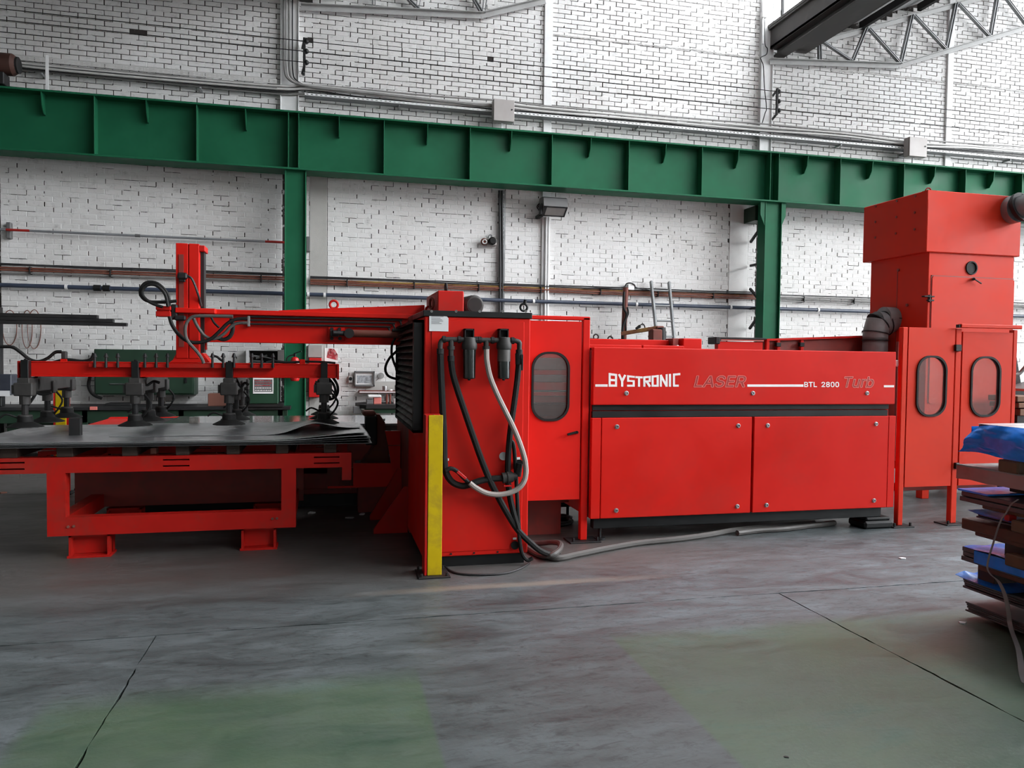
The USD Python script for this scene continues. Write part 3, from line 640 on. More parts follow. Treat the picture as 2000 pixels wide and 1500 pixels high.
for n_, a, b in (('topmost of the three thin contact wires stretched along the upper wall', (0, 17), (2000, 230)), ('middle one of the three thin contact wires stretched along the upper wall', (0, 38.5), (2000, 246)), ('lowest of the three thin contact wires stretched along the upper wall', (0, 62), (2000, 262.5))):
    p, q = P(*a, -.3), P(*b, -.3); d = q - p
    single('contact_wire', n_, 'wire', MB().tube([p - d * .3, p + d * .25, p + d * .5, p + d * .75, q + d * .25], .0065, n=6, smooth=False), 'dark_steel')
def wire_bracket(label, x, ys, cx):
    b = thing('insulator_bracket', label, 'bracket')
    top, bot = P(x, ys[0] - 3, -.3), P(x, ys[-1] + 9, -.3)
    part(b, 'bar', B(top[0] - .02, top[0] + .02, -.33, -.29, bot[2], top[2] + .03, .003), 'dark_steel')
    for zz in (top[2], bot[2] + .02): part(b, 'arm', MB().obox((top[0], -.31, zz), (cx, -.04, zz - .04), .03, .03), 'dark_steel')
    for y in ys: part(b, 'insulator', MB().lathe([(0, -.03), (.022, -.03), (.045, 0), (.045, .02), (.02, .05), (0, .05)], P(x + 2.5, y, -.3), (1, 0, 0), 10), 'black_paint')
wire_bracket('dark insulator bracket holding the contact wires beside the left wall post', 594.5, (81, 100, 122), P(590, 100, -.1)[0])
wire_bracket('dark c-shaped insulator bracket holding the contact wires right of the right wall post', 1517.5, (179, 198, 216), P(1508, 200, -.05)[0])
part(single('wire_clip', 'small dark clip on the left wall post below the insulator bracket', 'clip', bpx(590, 136, 595.5, 146, -.12, .05), 'dark_steel').rsplit('/', 0)[0], 'screw', MB().cyl(P(593, 141, -.125), P(593, 141, -.115), .008), 'bare_steel')
single('hanging_cable', 'thin black cable running down the right wall post into the cable tray', 'cable', MB().tube([P(1488, -20, -.14), P(1493, 40, -.14), P(1494, 85, -.14), P(1499, 95, -.15), P(1497, 106, -.15), P(1486, 112, -.15), P(1487, 118, -.14), P(1491, 130, -.13), P(1493, 170, -.13), P(1497, 210, -.13), P(1494, 222, -.14), P(1488, 243, -.16)], .009, n=6), 'cable_black')
single('white_conduit', 'white conduit with a box running up the right wall post', 'conduit', MB().tube([P(1490, -40, -.16), P(1490, 86, -.16)], .022, smooth=False).box(*(lambda c: (c[0] - .05, c[0] + .05, -.2, -.12, c[2] - .05, c[2] + .05))(P(1492, 30, -.16)), .006), 'white_paint')

# ================================================================ pipes on the lower wall
def pipe(name, label, a, b, Y, r, mt, ext0=0, ext1=0, cat='pipe'):
    p, q = P(*a, Y), P(*b, Y); q[2] = p[2] = (p[2] + q[2]) / 2
    p = p - (ext0, 0, 0); q = q + (ext1, 0, 0)
    return p, q, MB().cyl(p, q, r, n=12)
gp = thing('tube_rail', 'thin grey tube with red painted ends across the wall left of the green column', 'pipe')
p, q, m = pipe('', '', (58, 453), (518, 469.5), -.12, .019, ''); part(gp, 'tube', m, 'pipe_grey')
for a, b, e0, e1 in (((12, 449), (58, 452), .0, 0), ((518, 469.5), (551, 470.5), 0, .12)):
    m = MB().cyl(p * 0 + (P(*a, -.12)[0] - e0, -.12, p[2]), (P(*b, -.12)[0] + e1, -.12, p[2]), .0195, n=12); part(gp, 'red_end', m, 'pipe_red', label='red painted end of the tube')
m = MB().cyl((-7, -.12, p[2]), (P(12, 449, -.12)[0], -.12, p[2]), .019, n=12); part(gp, 'tube', m, 'pipe_grey')
part(gp, 'coupling', MB().cyl((P(264, 460, -.12)[0], -.12, p[2]), (P(274, 460, -.12)[0], -.12, p[2]), .026, n=12), 'grey_plastic')
for px, py in ((16, 450), (602, 475)):
    c = P(px, py, -.10); part(gp, 'wall_bracket', MB().box(c[0] - .03, c[0] + .03, -.1, -.0, p[2] - .13, p[2] + .12, .006), 'grey_plastic')
def bundle(label, a, b, cols, ext0=0, ext1=0):
    t = thing('pipe_bundle', label, 'pipes')
    z = (P(*a, -.1)[2] + P(*b, -.1)[2]) / 2; x0, x1 = P(*a, -.1)[0] - ext0, P(*b, -.1)[0] + ext1
    for k, (dz, mt, r) in enumerate(cols):
        n = 8; xs_ = np.linspace(x0, x1, n); zz = z + dz + (rc.random(n) - .5) * (.02 if 'cable' in mt else .003)
        part(t, 'cable' if 'cable' in mt else 'pipe', MB().tube(np.c_[xs_, np.full(n, -.07 - .02 * (k % 2)), zz], r, n=8, step=3), mt)
    for x in np.arange(x0 + .6, x1, 1.15): part(t, 'clip', B(x, x + .02, -.11, -.008, z - .075, z + .045, .003), 'dark_steel')
bundle('bundle of dark cables and brown pipes on the wall left of the left green column', (0, 522), (553, 546), [(.085, 'cable_black', .012), (.055, 'cable_black', .011), (.018, 'pipe_brown', .016), (-.018, 'pipe_brown', .015), (-.055, 'cable_grey', .014)], 2.5, .1)
bundle('bundle of brown and yellow pipes on the wall between the two green columns', (606, 549), (1489, 578), [(.07, 'cable_black', .012), (.045, 'cable_black', .012), (.014, 'pipe_yellow', .016), (-.018, 'pipe_brown', .015), (-.05, 'pipe_brown', .015)])
bundle('bundle of thin grey pipes on the wall right of the right green column', (1526, 581), (1980, 598), [(.065, 'cable_black', .011), (.02, 'cable_grey', .016), (-.02, 'cable_grey', .014), (-.055, 'cable_grey', .013)], .1, 4)
bp = thing('blue_pipe', 'long dark blue pipe with white clips low on the brick wall', 'pipe')
z = (P(0, 560, -.1)[2] + P(633, 576, -.1)[2] + P(1243, 594, -.1)[2] + P(1600, 603.5, -.1)[2]) / 4
part(bp, 'pipe', MB().cyl((-8, -.1, z), (19, -.1, z), .034, n=14), 'pipe_blue')
for px in (130, 602, 634, 1042, 1243, 1427, 1598): part(bp, 'clip', MB().cyl((P(px, 590, -.1)[0] - .02, -.1, z), (P(px, 590, -.1)[0] + .02, -.1, z), .043, n=14), 'white_paint')
for px in (190, 208): part(bp, 'coupling', MB().cyl((P(px, 566, -.1)[0] - .05, -.1, z), (P(px, 566, -.1)[0] + .05, -.1, z), .05, n=14), 'black_rubber')
vc = thing('conduit_riser', 'dark and galvanised cable riser running down the wall left of the floodlight', 'conduit')
for px, r, mt in ((975.5, .022, 'cable_black'), (980.5, .016, 'cable_black')):
    a, b = P(px, 372, -.09), P(px + .5, 640, -.09); part(vc, 'cable', MB().tube([a, (a + b) / 2 + (.01, 0, 0), b], r, n=8), mt)
a, b = P(984, 372, -.05), P(984, 640, -.05)
slots = [sbox(a[0] - .008, zz, a[0] + .008, zz + .03) for zz in np.arange(b[2] + .05, a[2] - .05, .08)]
part(vc, 'perforated_strip', MB().poly(sbox(a[0] - .035, b[2], a[0] + .035, a[2]).difference(unary_union(slots)), 'y', -.06, -.055).box(a[0] - .035, a[0] - .03, -.06, 0, b[2], a[2]), 'galvanised')
tw = thing('white_conduit', 'pair of white conduits on the slim wall post under the floodlight', 'conduit')
for px in (1067, 1072): part(tw, 'tube', MB().cyl(P(px, 424, -.08), (P(px, 424, -.08)[0], -.08, .4), .018, n=10), 'white_paint')

# floodlight
fd = thing('floodlight', 'grey square floodlight under the girder on the slim wall post', 'lamp')
c = P(1062, 400, -.45)
x0, x1 = P(1060, 395, -.42)[0], P(1106, 400, -.42)[0]
zt_, zm_, zl_ = P(1085, 388, -.3)[2], P(1085, 403, -.5)[2], P(1085, 421, -.35)[2]
part(fd, 'housing', MB().poly([(-.5, zm_), (-.47, zt_ - .03), (-.40, zt_), (-.2, zt_), (-.16, zt_ - .06), (-.30, zl_)], 'x', x0, x1), 'grey_plastic')
pn = np.array([[-.505, zm_ - .002], [-.31, zl_ - .006]]); dv = pn[1] - pn[0]; nv = np.array([dv[1], -dv[0]]) / np.linalg.norm(dv); nv = nv if nv[0] < 0 else -nv
q4 = [tuple(pn[0]), tuple(pn[1]), tuple(pn[1] + nv * .012), tuple(pn[0] + nv * .012)]
part(fd, 'front_frame', MB().poly(q4, 'x', x0, x0 + .06).poly(q4, 'x', x1 - .025, x1).poly([tuple(pn[0]), tuple(pn[0] + dv * .1), tuple(pn[0] + dv * .1 + nv * .012), tuple(pn[0] + nv * .012)], 'x', x0, x1).poly([tuple(pn[0] + dv * .9), tuple(pn[1]), tuple(pn[1] + nv * .012), tuple(pn[0] + dv * .9 + nv * .012)], 'x', x0, x1), 'dark_steel')
part(fd, 'glass', MB().poly([tuple(pn[0] + dv * .08), tuple(pn[0] + dv * .92), tuple(pn[0] + dv * .92 + nv * .006), tuple(pn[0] + dv * .08 + nv * .006)], 'x', x0 + .05, x1 - .02), 'lamp_glass')
part(fd, 'bracket', B(x0 - .03, x0 + .05, -.3, -.04, zl_ - .02, zl_ + .03, .004).box(x0 - .03, x0 - .01, -.42, -.28, zl_, zm_ + .05), 'dark_steel')
part(fd, 'cable', MB().tube([P(1060, 405, -.35), P(1054, 411, -.3), P(1049, 404, -.25), P(1054, 398, -.2), P(1060, 404, -.1)], .012, n=7), 'cable_black')
so = thing('wall_socket', 'grey industrial wall socket with round black plugs left of the cable riser', 'socket')
X0, X1, Z0, Z1 = rect(951, 466, 970, 479, -.13)
part(so, 'box', B(X0, X1, -.13, 0, Z0, Z1, .01), 'box_grey')
part(so, 'plug', MB().lathe([(0, 0), (.07, 0), (.07, .07), (.05, .1), (0, .1)], P(960.5, 471.5, -.13), (0, -1, 0), 16), 'black_rubber')
part(so, 'plug', MB().lathe([(0, 0), (.06, 0), (.06, .07), (.035, .08), (0, .08)], P(946, 473, -.08), (-.3, -1, 0), 16), 'rusty_red')
part(so, 'ring', MB().ring(P(946.5, 472, -.165), .035, .012, (-.3, -1, 0)), 'white_paint')
part(so, 'conduit', MB().tube([P(955, 467, -.06), P(955, 461, -.06), P(959, 459, -.06), P(961, 464, -.06)], .014, n=7), 'galvanised')

# ladder, swivel arm, small box
ld = thing('ladder', 'grey metal ladder leaning against the wall behind the laser cabinet', 'ladder')
rl = [(P(1271.5, 549, -.12), P(1287, 700, -.75)), (P(1306.5, 550.5, -.12), P(1320, 700, -.75))]
def down(a, b):
    d = b - a; return a + d * ((a[2] - 0.0) / (a[2] - b[2]))
rl = [(a, down(a, b)) for a, b in rl]
for a, b in rl: part(ld, 'rail', MB().obox(a, b, .05, .07, up=(0, 1, 0), c=.012), 'galvanised')
tz = rl[0][0][2]
for k in range(14):
    t = (.18 + .29 * k) / tz
    if t > .98: break
    a, b = (r0 + (r1 - r0) * t for r0, r1 in rl); part(ld, 'rung', MB().cyl(a, b, .018, n=10), 'galvanised')
lb_ = single('switch_box', 'small white switch box over the pipes left of the ladder', 'electrical box', bpx(1227, 555, 1239, 566, -.16, .14), 'white_paint')
single('black_cable', 'black cable looping over the small white switch box', 'cable', MB().tube([P(1140, 563, -.12), P(1190, 562, -.12), P(1217, 561, -.12), P(1224, 554, -.13), P(1232, 553, -.17), P(1239, 556, -.17), P(1243, 562, -.13), P(1268, 567, -.12)], .012, n=7), 'cable_black')
ra = thing('swivel_arm', 'rusty swivel arm with a yellowish bar in front of the ladder', 'workshop arm')
a, b = P(1222, 562, -.32), P(1216, 655, -.32); b[2] = 0
part(ra, 'post', MB().tube([a, b + (0, 0, 1.0), b], .05, n=10, smooth=False), 'rusty_red')
part(ra, 'cable', MB().tube([P(1219, 570, -.4), P(1218, 600, -.42), P(1224, 615, -.42), P(1216, 640, -.42), P(1217, 662, -.42)], .022, n=8), 'black_rubber')
part(ra, 'cable', MB().tube([P(1225, 600, -.41), P(1227, 612, -.42), P(1222, 628, -.42), P(1223, 652, -.42)], .016, n=8), 'black_rubber')
part(ra, 'bar', MB().obox(P(1213, 652, -.55), P(1286, 640, -.8), .08, .07, c=.01), 'pipe_yellow', label='yellowish bar of the arm')
X0, X1, Z0, Z1 = rect(1272, 643, 1292, 672, -.85)
part(ra, 'clamp_block', MB().box(X0, X1, -.9, -.7, Z0, Z1, .02).box(X0 + .1, X1 + .06, -.85, -.65, Z0, Z1 + .06, .02), 'rusty_red')
part(ra, 'motor', MB().cyl(P(1292, 668, -.8), P(1290, 640, -.8), .09), 'dark_steel')
part(ra, 'leg', B(X0 + .06, X0 + .16, -.85, -.75, 0, Z0 + .02), 'dark_steel')
part(ra, 'lamp', MB().tube([P(1260, 642, -.7), P(1258, 635, -.7), P(1254, 633, -.7), P(1249, 637, -.7)], .01, n=6).cyl(P(1250, 637, -.7), P(1242, 642, -.7), .03, .02), 'black_paint', label='small black gooseneck lamp on the arm')

# ================================================================ left wall: rack, cabinet, benches
rk = thing('bar_rack', 'dark steel cantilever rack at the left edge of the wall', 'rack')
xr = P(-6, 640, -.5)[0]
part(rk, 'upright', B(xr - .08, xr + .04, -.5, -.38, 0, P(0, 600, -.45)[2], .004), 'dark_steel')
zb0 = P(60, 634, -.72)[2]
for dx in (0, -1.2): part(rk, 'arm', B(xr - .06 + dx, xr + .02 + dx, -1.0, -.38, zb0 - .06, zb0 - .003, .004), 'dark_steel')
part(rk, 'upright', B(xr - 1.28, xr - 1.16, -.5, -.38, 0, P(0, 600, -.45)[2], .004), 'dark_steel')
for n_, (x1, y0, y1, yy) in (('topmost and shortest dark steel bar on the cantilever rack', (191, 622, 627.5, -.80)), ('middle dark steel bar on the cantilever rack', (222, 628, 634, -.80)), ('lowest and longest dark steel bar on the cantilever rack', (248, 634.5, 640.5, -.80))):
    xx = P(x1, y1, yy)[0]; hh = .052; k = ('topmost', 'middle', 'lowest').index(n_.split()[0])
    z0_ = zb0 + (2 - k) * (hh + .002)
    single('steel_bar', n_, 'bar', B(-6.4, xx, yy - .04, yy + .06, z0_, z0_ + hh, .004), 'dark_steel', group='dark bars on the cantilever rack')
for n_, cx_, cy_, rx_, ry_ in (('left thin wire loop hanging behind the dark bars', 53, 643, 10, 37), ('right thin wire loop hanging behind the dark bars', 67, 643, 13, 38), ('small thin wire loop hanging at the left end of the rack', 19, 640, 14, 34)):
    pts = [P(cx_ + rx_ * math.cos(t), cy_ + ry_ * math.sin(t), -.035 + .025 * math.sin(2 * t)) for t in np.linspace(.0, 2 * math.pi, 17)]
    single('wire_loop', n_, 'wire', MB().tube(pts, .006, n=5), 'pipe_brown')
gc = thing('wall_cabinet', 'dark green metal wall cabinet behind the red gripper beam', 'cabinet')
X0, X1, Z0, Z1 = rect(184, 683, 379, 771, -.42)
part(gc, 'body', B(X0, X1, -.42, 0, Z0, Z1, .006), 'dark_green_paint')
part(gc, 'door', B(X0 + .02, X1 - .02, -.44, -.42, Z0 + .02, (Z0 + Z1) / 2 + .02, .004), 'dark_green_paint')
part(gc, 'door', B(X0 + .02, X1 - .02, -.44, -.42, (Z0 + Z1) / 2 + .03, Z1 - .02, .004), 'dark_green_paint')
a, b = P(214, 750, -.45), P(250, 750, -.45); part(gc, 'handle', MB().cyl(a, (b[0], a[1], a[2]), .01, n=8), 'bare_steel')
part(gc, 'latch', bpx(360, 738, 365, 748, -.46, .02), 'black_paint')
# main bench
bench = thing('workbench', 'long dark-topped green workbench along the wall behind the sheet stack', 'workbench')
zbt = P(300, 795, -.95)[2]; xb1 = P(612, 795, -.95)[0] - .35
part(bench, 'top', B(-6.5, xb1, -.95, -.12, zbt - .05, zbt, .006), 'dark_steel')
part(bench, 'apron', B(-6.4, xb1 - .05, -.9, -.87, zbt - .24, zbt - .05, .004), 'dark_green_paint')
for x in (-6.3, -4.9, -3.55, -2.2, xb1 - .2): part(bench, 'leg', B(x, x + .08, -.9, -.82, 0, zbt - .05, .004), 'dark_green_paint')
part(bench, 'shelf', B(-6.3, xb1 - .1, -.86, -.2, .2, .23), 'dark_green_paint')
part(bench, 'backboard', B(-4.6, -3.6, -.75, -.72, .23, zbt - .06), 'dark_green_paint')
zt2 = zbt
X0, X1, Z0, Z1 = rect(-30, 731, 22, 790, -.8)
mn = thing('control_monitor', 'dark control monitor with a pale strip at the left edge', 'monitor')
part(mn, 'screen', B(X0, X1, -.8, -.55, Z0 + .14, Z1, .012), 'screen_dark')
part(mn, 'label_strip', bpx(-20, 763, 19, 774, -.804, .004, .0), 'paper', label='pale strip on the front')
part(mn, 'stand', B(X0 + .12, X1 - .15, -.75, -.6, zt2, Z0 + .15, .01), 'black_paint')
def bench_thing(name, label, cat, x0, y0, x1, y1, Y, d, mt, shape='box', z0=None):
    X0, X1, Z0, Z1 = rect(x0, y0, x1, y1, Y); Z0 = z0 if z0 is not None else Z0
    if shape == 'box': m = MB().box(X0, X1, Y, Y + d, Z0, Z1, .006)
    else:
        r = (X1 - X0) / 2; m = MB().lathe([(0, 0), (r * .96, 0), (r, .01), (r, Z1 - Z0 - .012), (r * .95, Z1 - Z0), (0, Z1 - Z0)], ((X0 + X1) / 2, Y, Z0), n=20)
    return single(name, label, cat, m, mt)
bench_thing('cardboard_box', 'reddish brown cardboard box on the bench under the third gripper arm', 'box', 406, 769, 446, 795, -.75, .3, 'cardboard', z0=zt2)
bench_thing('label_card', 'small white card with red print on the bench edge', 'card', 175, 794, 190, 801, -.96, .008, 'print_pink')
bench_thing('scrap_plate', 'dark bent scrap plate lying on the green bench', 'plate', 205, 788, 255, 797, -.6, .3, 'dark_steel', z0=zt2)
bench_thing('grinding_machine', 'grey blurred bench machine right of the cardboard box', 'machine', 455, 742, 482, 797, -.7, .35, 'grey_plastic', z0=zt2)
gm = thing('green_machine', 'dark green machine cabinet with a red lettered sign by the left column', 'machine')
X0, X1, Z0, Z1 = rect(487, 735, 543, 797, -1.0)
part(gm, 'body', B(X0, X1, -1.0, -.35, zt2 + .05, Z1 + .12, .008), 'machine_green')
part(gm, 'base', B(X0 - .05, X1 + .08, -.98, -.3, zt2, zt2 + .05), 'dark_steel')
sg = part(gm, 'sign', bpx(494, 738, 534, 769, -1.008, .008, 0), 'print_white', label='sign with rows of red print')
X0, X1, Z0, Z1 = rect(496.5, 741, 532, 765, -1.009)
part(gm, 'sign_field', B(X0, X1, -1.010, -1.007, Z0, Z1), 'grey_plastic')
for k in range(5):
    zz = Z1 - (k + .5) * (Z1 - Z0) / 5; m = MB(); x = X0 + .01
    while x < X1 - .03:
        w = .015 + .03 * rc.random(); m.box(x, min(x + w, X1 - .01), -1.012, -1.009, zz - .007, zz + .007); x += w + .008
    part(gm, 'print_line', m, 'poster_red' if k < 3 else 'print_white')
tb = thing('display_case', 'pale framed display case with tools on the wall left of the left column', 'case')
X0, X1, Z0, Z1 = rect(480, 683, 556, 736, -.25)
part(tb, 'back', B(X0, X1, -.05, 0, Z0, Z1), 'dark_steel')
xa, xb = P(486, 700, -.25)[0], P(542, 700, -.25)[0]
part(tb, 'frame', MB().box(X0, xa, -.25, -.05, Z0, Z1, .003).box(xa, xb, -.25, -.05, Z1 - .02, Z1, .003).box(xa, xb, -.25, -.05, Z0, Z0 + .02, .003), 'white_paint')
part(tb, 'side_panel', B(xb, X1, -.25, -.05, Z0, Z1, .003), 'box_grey')
for k, (a, b) in enumerate((((495, 695), (512, 697)), ((500, 700), (522, 694)), ((515, 697), (536, 702)), ((493, 705), (515, 706)), ((520, 707), (538, 704)))):
    part(tb, 'tool', MB().cyl(P(*a, -.15), P(*b, -.15), .014, n=8), 'bare_steel')
part(tb, 'shelf', B(xa, xb, -.22, -.05, P(510, 708, -.2)[2] - .02, P(510, 708, -.2)[2]), 'grey_plastic')
fe = thing('fire_extinguisher', 'red fire extinguisher with a white band hung on the left green column', 'extinguisher')
c = P(576, 720, GY - .06); zt_, zb2 = P(576, 697, GY - .06)[2], P(576, 744, GY - .06)[2]; r = (P(585.5, 720, c[1])[0] - P(566.5, 720, c[1])[0]) / 2
part(fe, 'cylinder', MB().lathe([(0, 0), (r * .8, 0), (r, .03), (r, zt_ - zb2 - .08), (r * .75, zt_ - zb2 - .02), (r * .3, zt_ - zb2), (0, zt_ - zb2)], (c[0], c[1], zb2)), 'signal_red')
part(fe, 'label', MB().lathe([(r * 1.01, .0), (r * 1.01, .05)], (c[0], c[1], zt_ - .14)), 'print_white', label='white band')
part(fe, 'valve', MB().cyl((c[0], c[1], zt_ - .01), (c[0], c[1], zt_ + .05), .02).obox((c[0] - .02, c[1], zt_ + .05), (c[0] + .1, c[1] - .03, zt_ + .09), .02, .015), 'black_paint')
part(fe, 'hose', MB().tube([(c[0], c[1], zt_ + .03), (c[0] - .07, c[1], zt_ + .02), (c[0] - .13, c[1], zt_ - .05), (c[0] - .12, c[1], zb2 + .1)], .011, n=7), 'black_rubber')
part(fe, 'hanger', B(c[0] - .03, c[0] + .03, c[1] + r * .6, GY + .1, zt_ - .2, zt_ - .1), 'black_paint')
hb = thing('hose_box', 'red wall box under a pale plate right of the left green column', 'box')
X0, X1, Z0, Z1 = rect(603, 699, 628, 776, -.3); part(hb, 'body', B(X0, X1, -.3, 0, Z0, Z1, .008), 'signal_red')
X0, X1, Z0, Z1 = rect(602, 674, 629, 698, -.1); part(hb, 'plate', B(X0, X1, -.1, -.0, Z0, Z1, .003), 'box_grey', label='pale grey plate above the box')
ps = thing('wall_poster', 'white poster with a ragged red picture on the wall above the beam end', 'poster')
X0, X1, Z0, Z1 = rect(634, 680, 660, 708, -.02); part(ps, 'sheet', B(X0, X1, -.02, -.013, Z0, Z1), 'print_white')
w, h = X1 - X0, Z1 - Z0
part(ps, 'picture', MB().poly([(X0 + .16 * w, Z0 + .34 * h), (X0 + .98 * w, Z0 + .16 * h), (X0 + .99 * w, Z0 + .55 * h), (X0 + .7 * w, Z0 + .97 * h), (X0 + .3 * w, Z0 + .97 * h), (X0 + .22 * w, Z0 + .7 * h)], 'y', -.0225, -.02), 'poster_red')
mt_ = thing('gauge', 'small pale meter with a dark dial left of the framed picture', 'meter')
X0, X1, Z0, Z1 = rect(680, 734, 688.5, 748, -.08); part(mt_, 'body', B(X0, X1, -.08, 0, Z0, Z1, .01), 'box_grey')
part(mt_, 'dial', MB().cyl(P(684.5, 740, -.082), P(684.5, 740, -.07), .03), 'black_paint')
pf = thing('framed_picture', 'grey framed landscape picture on the wall above the right bench', 'picture')
X0, X1, Z0, Z1 = rect(692, 725, 732, 755, -.1); e = .025
part(pf, 'frame', MB().box(X0, X1, -.1, -.03, Z1 - e, Z1, .004).box(X0, X1, -.1, -.03, Z0, Z0 + e * 1.4, .004).box(X0, X0 + e, -.1, -.03, Z0, Z1, .004).box(X1 - e, X1, -.1, -.03, Z0, Z1, .004), 'grey_plastic')
part(pf, 'mount', B(X0 + e, X1 - e, -.06, -.03, Z0 + e, Z1 - e), 'print_white')
part(pf, 'landscape', B(X0 + e + .02, X1 - e - .02, -.064, -.06, Z0 + e + .03, Z0 + (Z1 - Z0) * .72), 'photo_grey')
part(pf, 'backing', B(X0 + .02, X1 - .02, -.03, 0, Z0 + .02, Z1 - .02), 'dark_wood')
lad = MB().tube([P(734, 744, -.03), P(741, 738, -.03)], .006, n=6, smooth=False).lathe([(0, 0), (.05, 0), (.055, .015), (0, .02)], P(744, 734, -.03), (0, -1, .2), 12)
single('ladle', 'small grey ladle hung on the wall right of the framed picture', 'ladle', lad, 'cable_grey')
sh = thing('wall_shelf', 'narrow reddish wall shelf with a grey back panel above the right bench', 'shelf')
xa, xb = P(702, 765, -.28)[0], 1.7; zs = P(745, 763.5, -.28)[2]
part(sh, 'board', B(xa, xb, -.28, 0, zs - .04, zs, .003), 'rusty_red')
part(sh, 'back_panel', B(xa + .12, xb, -.02, -.0, zs, P(760, 745, -.02)[2]), 'plaster_grey')
part(sh, 'edge_strip', B(xa, xb, -.285, -.28, zs - .03, zs - .012), 'print_white')
Ysh = -.2
for nm, lb2, x0, y0, x1, mt2 in (('metal_can', 'small metal can on the narrow wall shelf', 747, 754, 756, 'bare_steel'), ('shallow_dish', 'shallow white dish on the narrow wall shelf', 758, 760, 767, 'print_white'), ('dark_tin', 'larger dark tin on the narrow wall shelf', 771, 752, 785, 'grey_plastic')):
    bench_thing(nm, lb2, 'can' if 'can' in nm else 'dish' if 'dish' in nm else 'tin', x0, y0, x1, 764, Ysh, 0, mt2, 'cyl', z0=zs)
b2 = thing('right_bench', 'green workbench with a dark rounded top end right of the left column', 'workbench')
zb3 = P(740, 791, -.95)[2]; xa = P(703, 795, -.95)[0]
part(b2, 'top', MB().poly(sbox(xa + .1, -.95, 2.4, -.1).union(Polygon([(xa + .1, -.95), (xa, -.85), (xa - .06, -.6), (xa - .05, -.3), (xa + .1, -.1)])), 'z', zb3 - .06, zb3), 'dark_steel')
part(b2, 'apron', B(P(712, 800, -.9)[0], 2.35, -.9, -.86, P(740, 807, -.9)[2], zb3 - .06, .004), 'machine_green')
for x in (xa + .15, 2.2): part(b2, 'leg', B(x, x + .08, -.88, -.8, 0, zb3 - .06), 'dark_green_paint')
bench_thing('bench_vise', 'grey bench vise at the rounded end of the right bench', 'vise', 690, 794, 706, 808, -.85, .2, 'grey_plastic')
bench_thing('pink_box', 'pink box on the right bench below the shelf', 'box', 730, 776, 745, 791, -.7, .2, 'print_pink', z0=zb3)
bench_thing('file_box', 'dark box beside the pink box on the right bench', 'box', 716, 780, 729, 791, -.7, .2, 'grey_plastic', z0=zb3)
bench_thing('red_bottle', 'left one of two slim dark red bottles on the right bench', 'bottle', 753.5, 770, 757.5, 791, -.6, 0, 'rusty_red', 'cyl', z0=zb3)
bench_thing('red_bottle', 'right one of two slim dark red bottles on the right bench', 'bottle', 760, 770, 764, 791, -.6, 0, 'rusty_red', 'cyl', z0=zb3)
bench_thing('white_cup', 'white cup on the right bench beside the dark louvres', 'cup', 768, 779, 775.5, 791, -.6, 0, 'print_white', 'cyl', z0=zb3)
bench_thing('paper_roll', 'pale strip of paper lying over the pink box', 'paper', 719, 772, 745, 776, -.72, .24, 'print_white')

# ================================================================ sheet loading table
YT = -7.05
lt = thing('loading_table', 'red steel loading table frame carrying the stack of metal sheets', 'table')
xL, xR = -2.53, P(686.4, 884, YT)[0]; zT, zB = .793, .672
pL0, pL1, pR0, pR1 = P(91.5, 990, YT)[0], P(128, 990, YT)[0], P(549.5, 970, YT)[0], P(577.8, 970, YT)[0]
zl0, zl1 = .182, .326
def slot(x0, x1, y): return sbox(P(x0, y, YT)[0], P((x0 + x1) / 2, y, YT)[2] - .006, P(x1, y, YT)[0], P((x0 + x1) / 2, y, YT)[2] + .006)
shape = unary_union([sbox(xL, zB, xR, zT), sbox(P(668, 930, YT)[0], .563, xR, zT), sbox(xL, .563, xL + .075, zT), sbox(pL0, zl0, pL1, zT), sbox(pR0, zl0, pR1, zT), sbox(pL0, zl0, pR1, zl1)])
shape = shape.difference(unary_union([slot(-40, 48, 904.5), slot(-40, 48, 917), slot(318, 370, 898), slot(318, 370, 910), slot(613, 663, 893), slot(613, 663, 904.5)]))
part(lt, 'front_frame', MB().poly(shape, 'y', YT, YT + .10), 'worn_red_paint')
part(lt, 'rear_frame', MB().poly(shape, 'y', -5.85, -5.75), 'worn_red_paint')
for x0, x1 in ((pL0, pL1), (pR0, pR1)):
    part(lt, 'side_rail', B(x0 + .01, x1 - .01, YT + .1, -5.85, zB + .01, zT - .01, .004), 'worn_red_paint')
    part(lt, 'side_rail', B(x0 + .01, x1 - .01, YT + .1, -5.85, zl0 + .01, zl1 - .01, .004), 'worn_red_paint')
part(lt, 'slot_backing', B(xL + .03, xR - .03, YT + .1, YT + .105, zB + .005, zT - .005), 'black_paint')
for x in ((150, 1020), (560, 960)):
    pass
for (x0, x1, yb) in ((135, 215, 1088), (471.5, 539, 1072)):
    a, b = P(x0, yb, YT + .04)[0], P(x1, yb, YT + .04)[0]
    for yy in (YT + .03, -5.95):
        part(lt, 'foot', MB().box(a, a + .018, yy, yy + .16, 0, zl0).box(b - .018, b, yy, yy + .16, 0, zl0).box(a, b, yy + .07, yy + .085, .02, zl0).box(a - .01, b + .01, yy - .01, yy + .17, 0, .018).box(a, b, yy, yy + .16, zl0 - .018, zl0 - .001), 'worn_red_paint')
for x, y in ((133, 1029), (144, 1028), (532, 1013), (541, 1012.5)): part(lt, 'bolt', MB().cyl(P(x, y, YT - .006), P(x, y, YT), .011, n=8), 'rusty_red')
SZ = .875
for x0, x1 in ((-20, 33), (110, 142), (238, 268), (343, 369), (442, 468), (538.5, 562.5), (632.5, 657)):
    a, b = P(x0, 885, YT + .02)[0], P(x1, 885, YT + .02)[0]
    part(lt, 'support_bar', B(a, b, YT + .02, -5.6, zT, SZ, .004), 'dark_wood', label='grey brown support bar under the sheets')
part(lt, 'peg', bpx(293, 875, 305, 887, YT + .05, .1, .006), 'cardboard', label='small pinkish peg between two support bars')
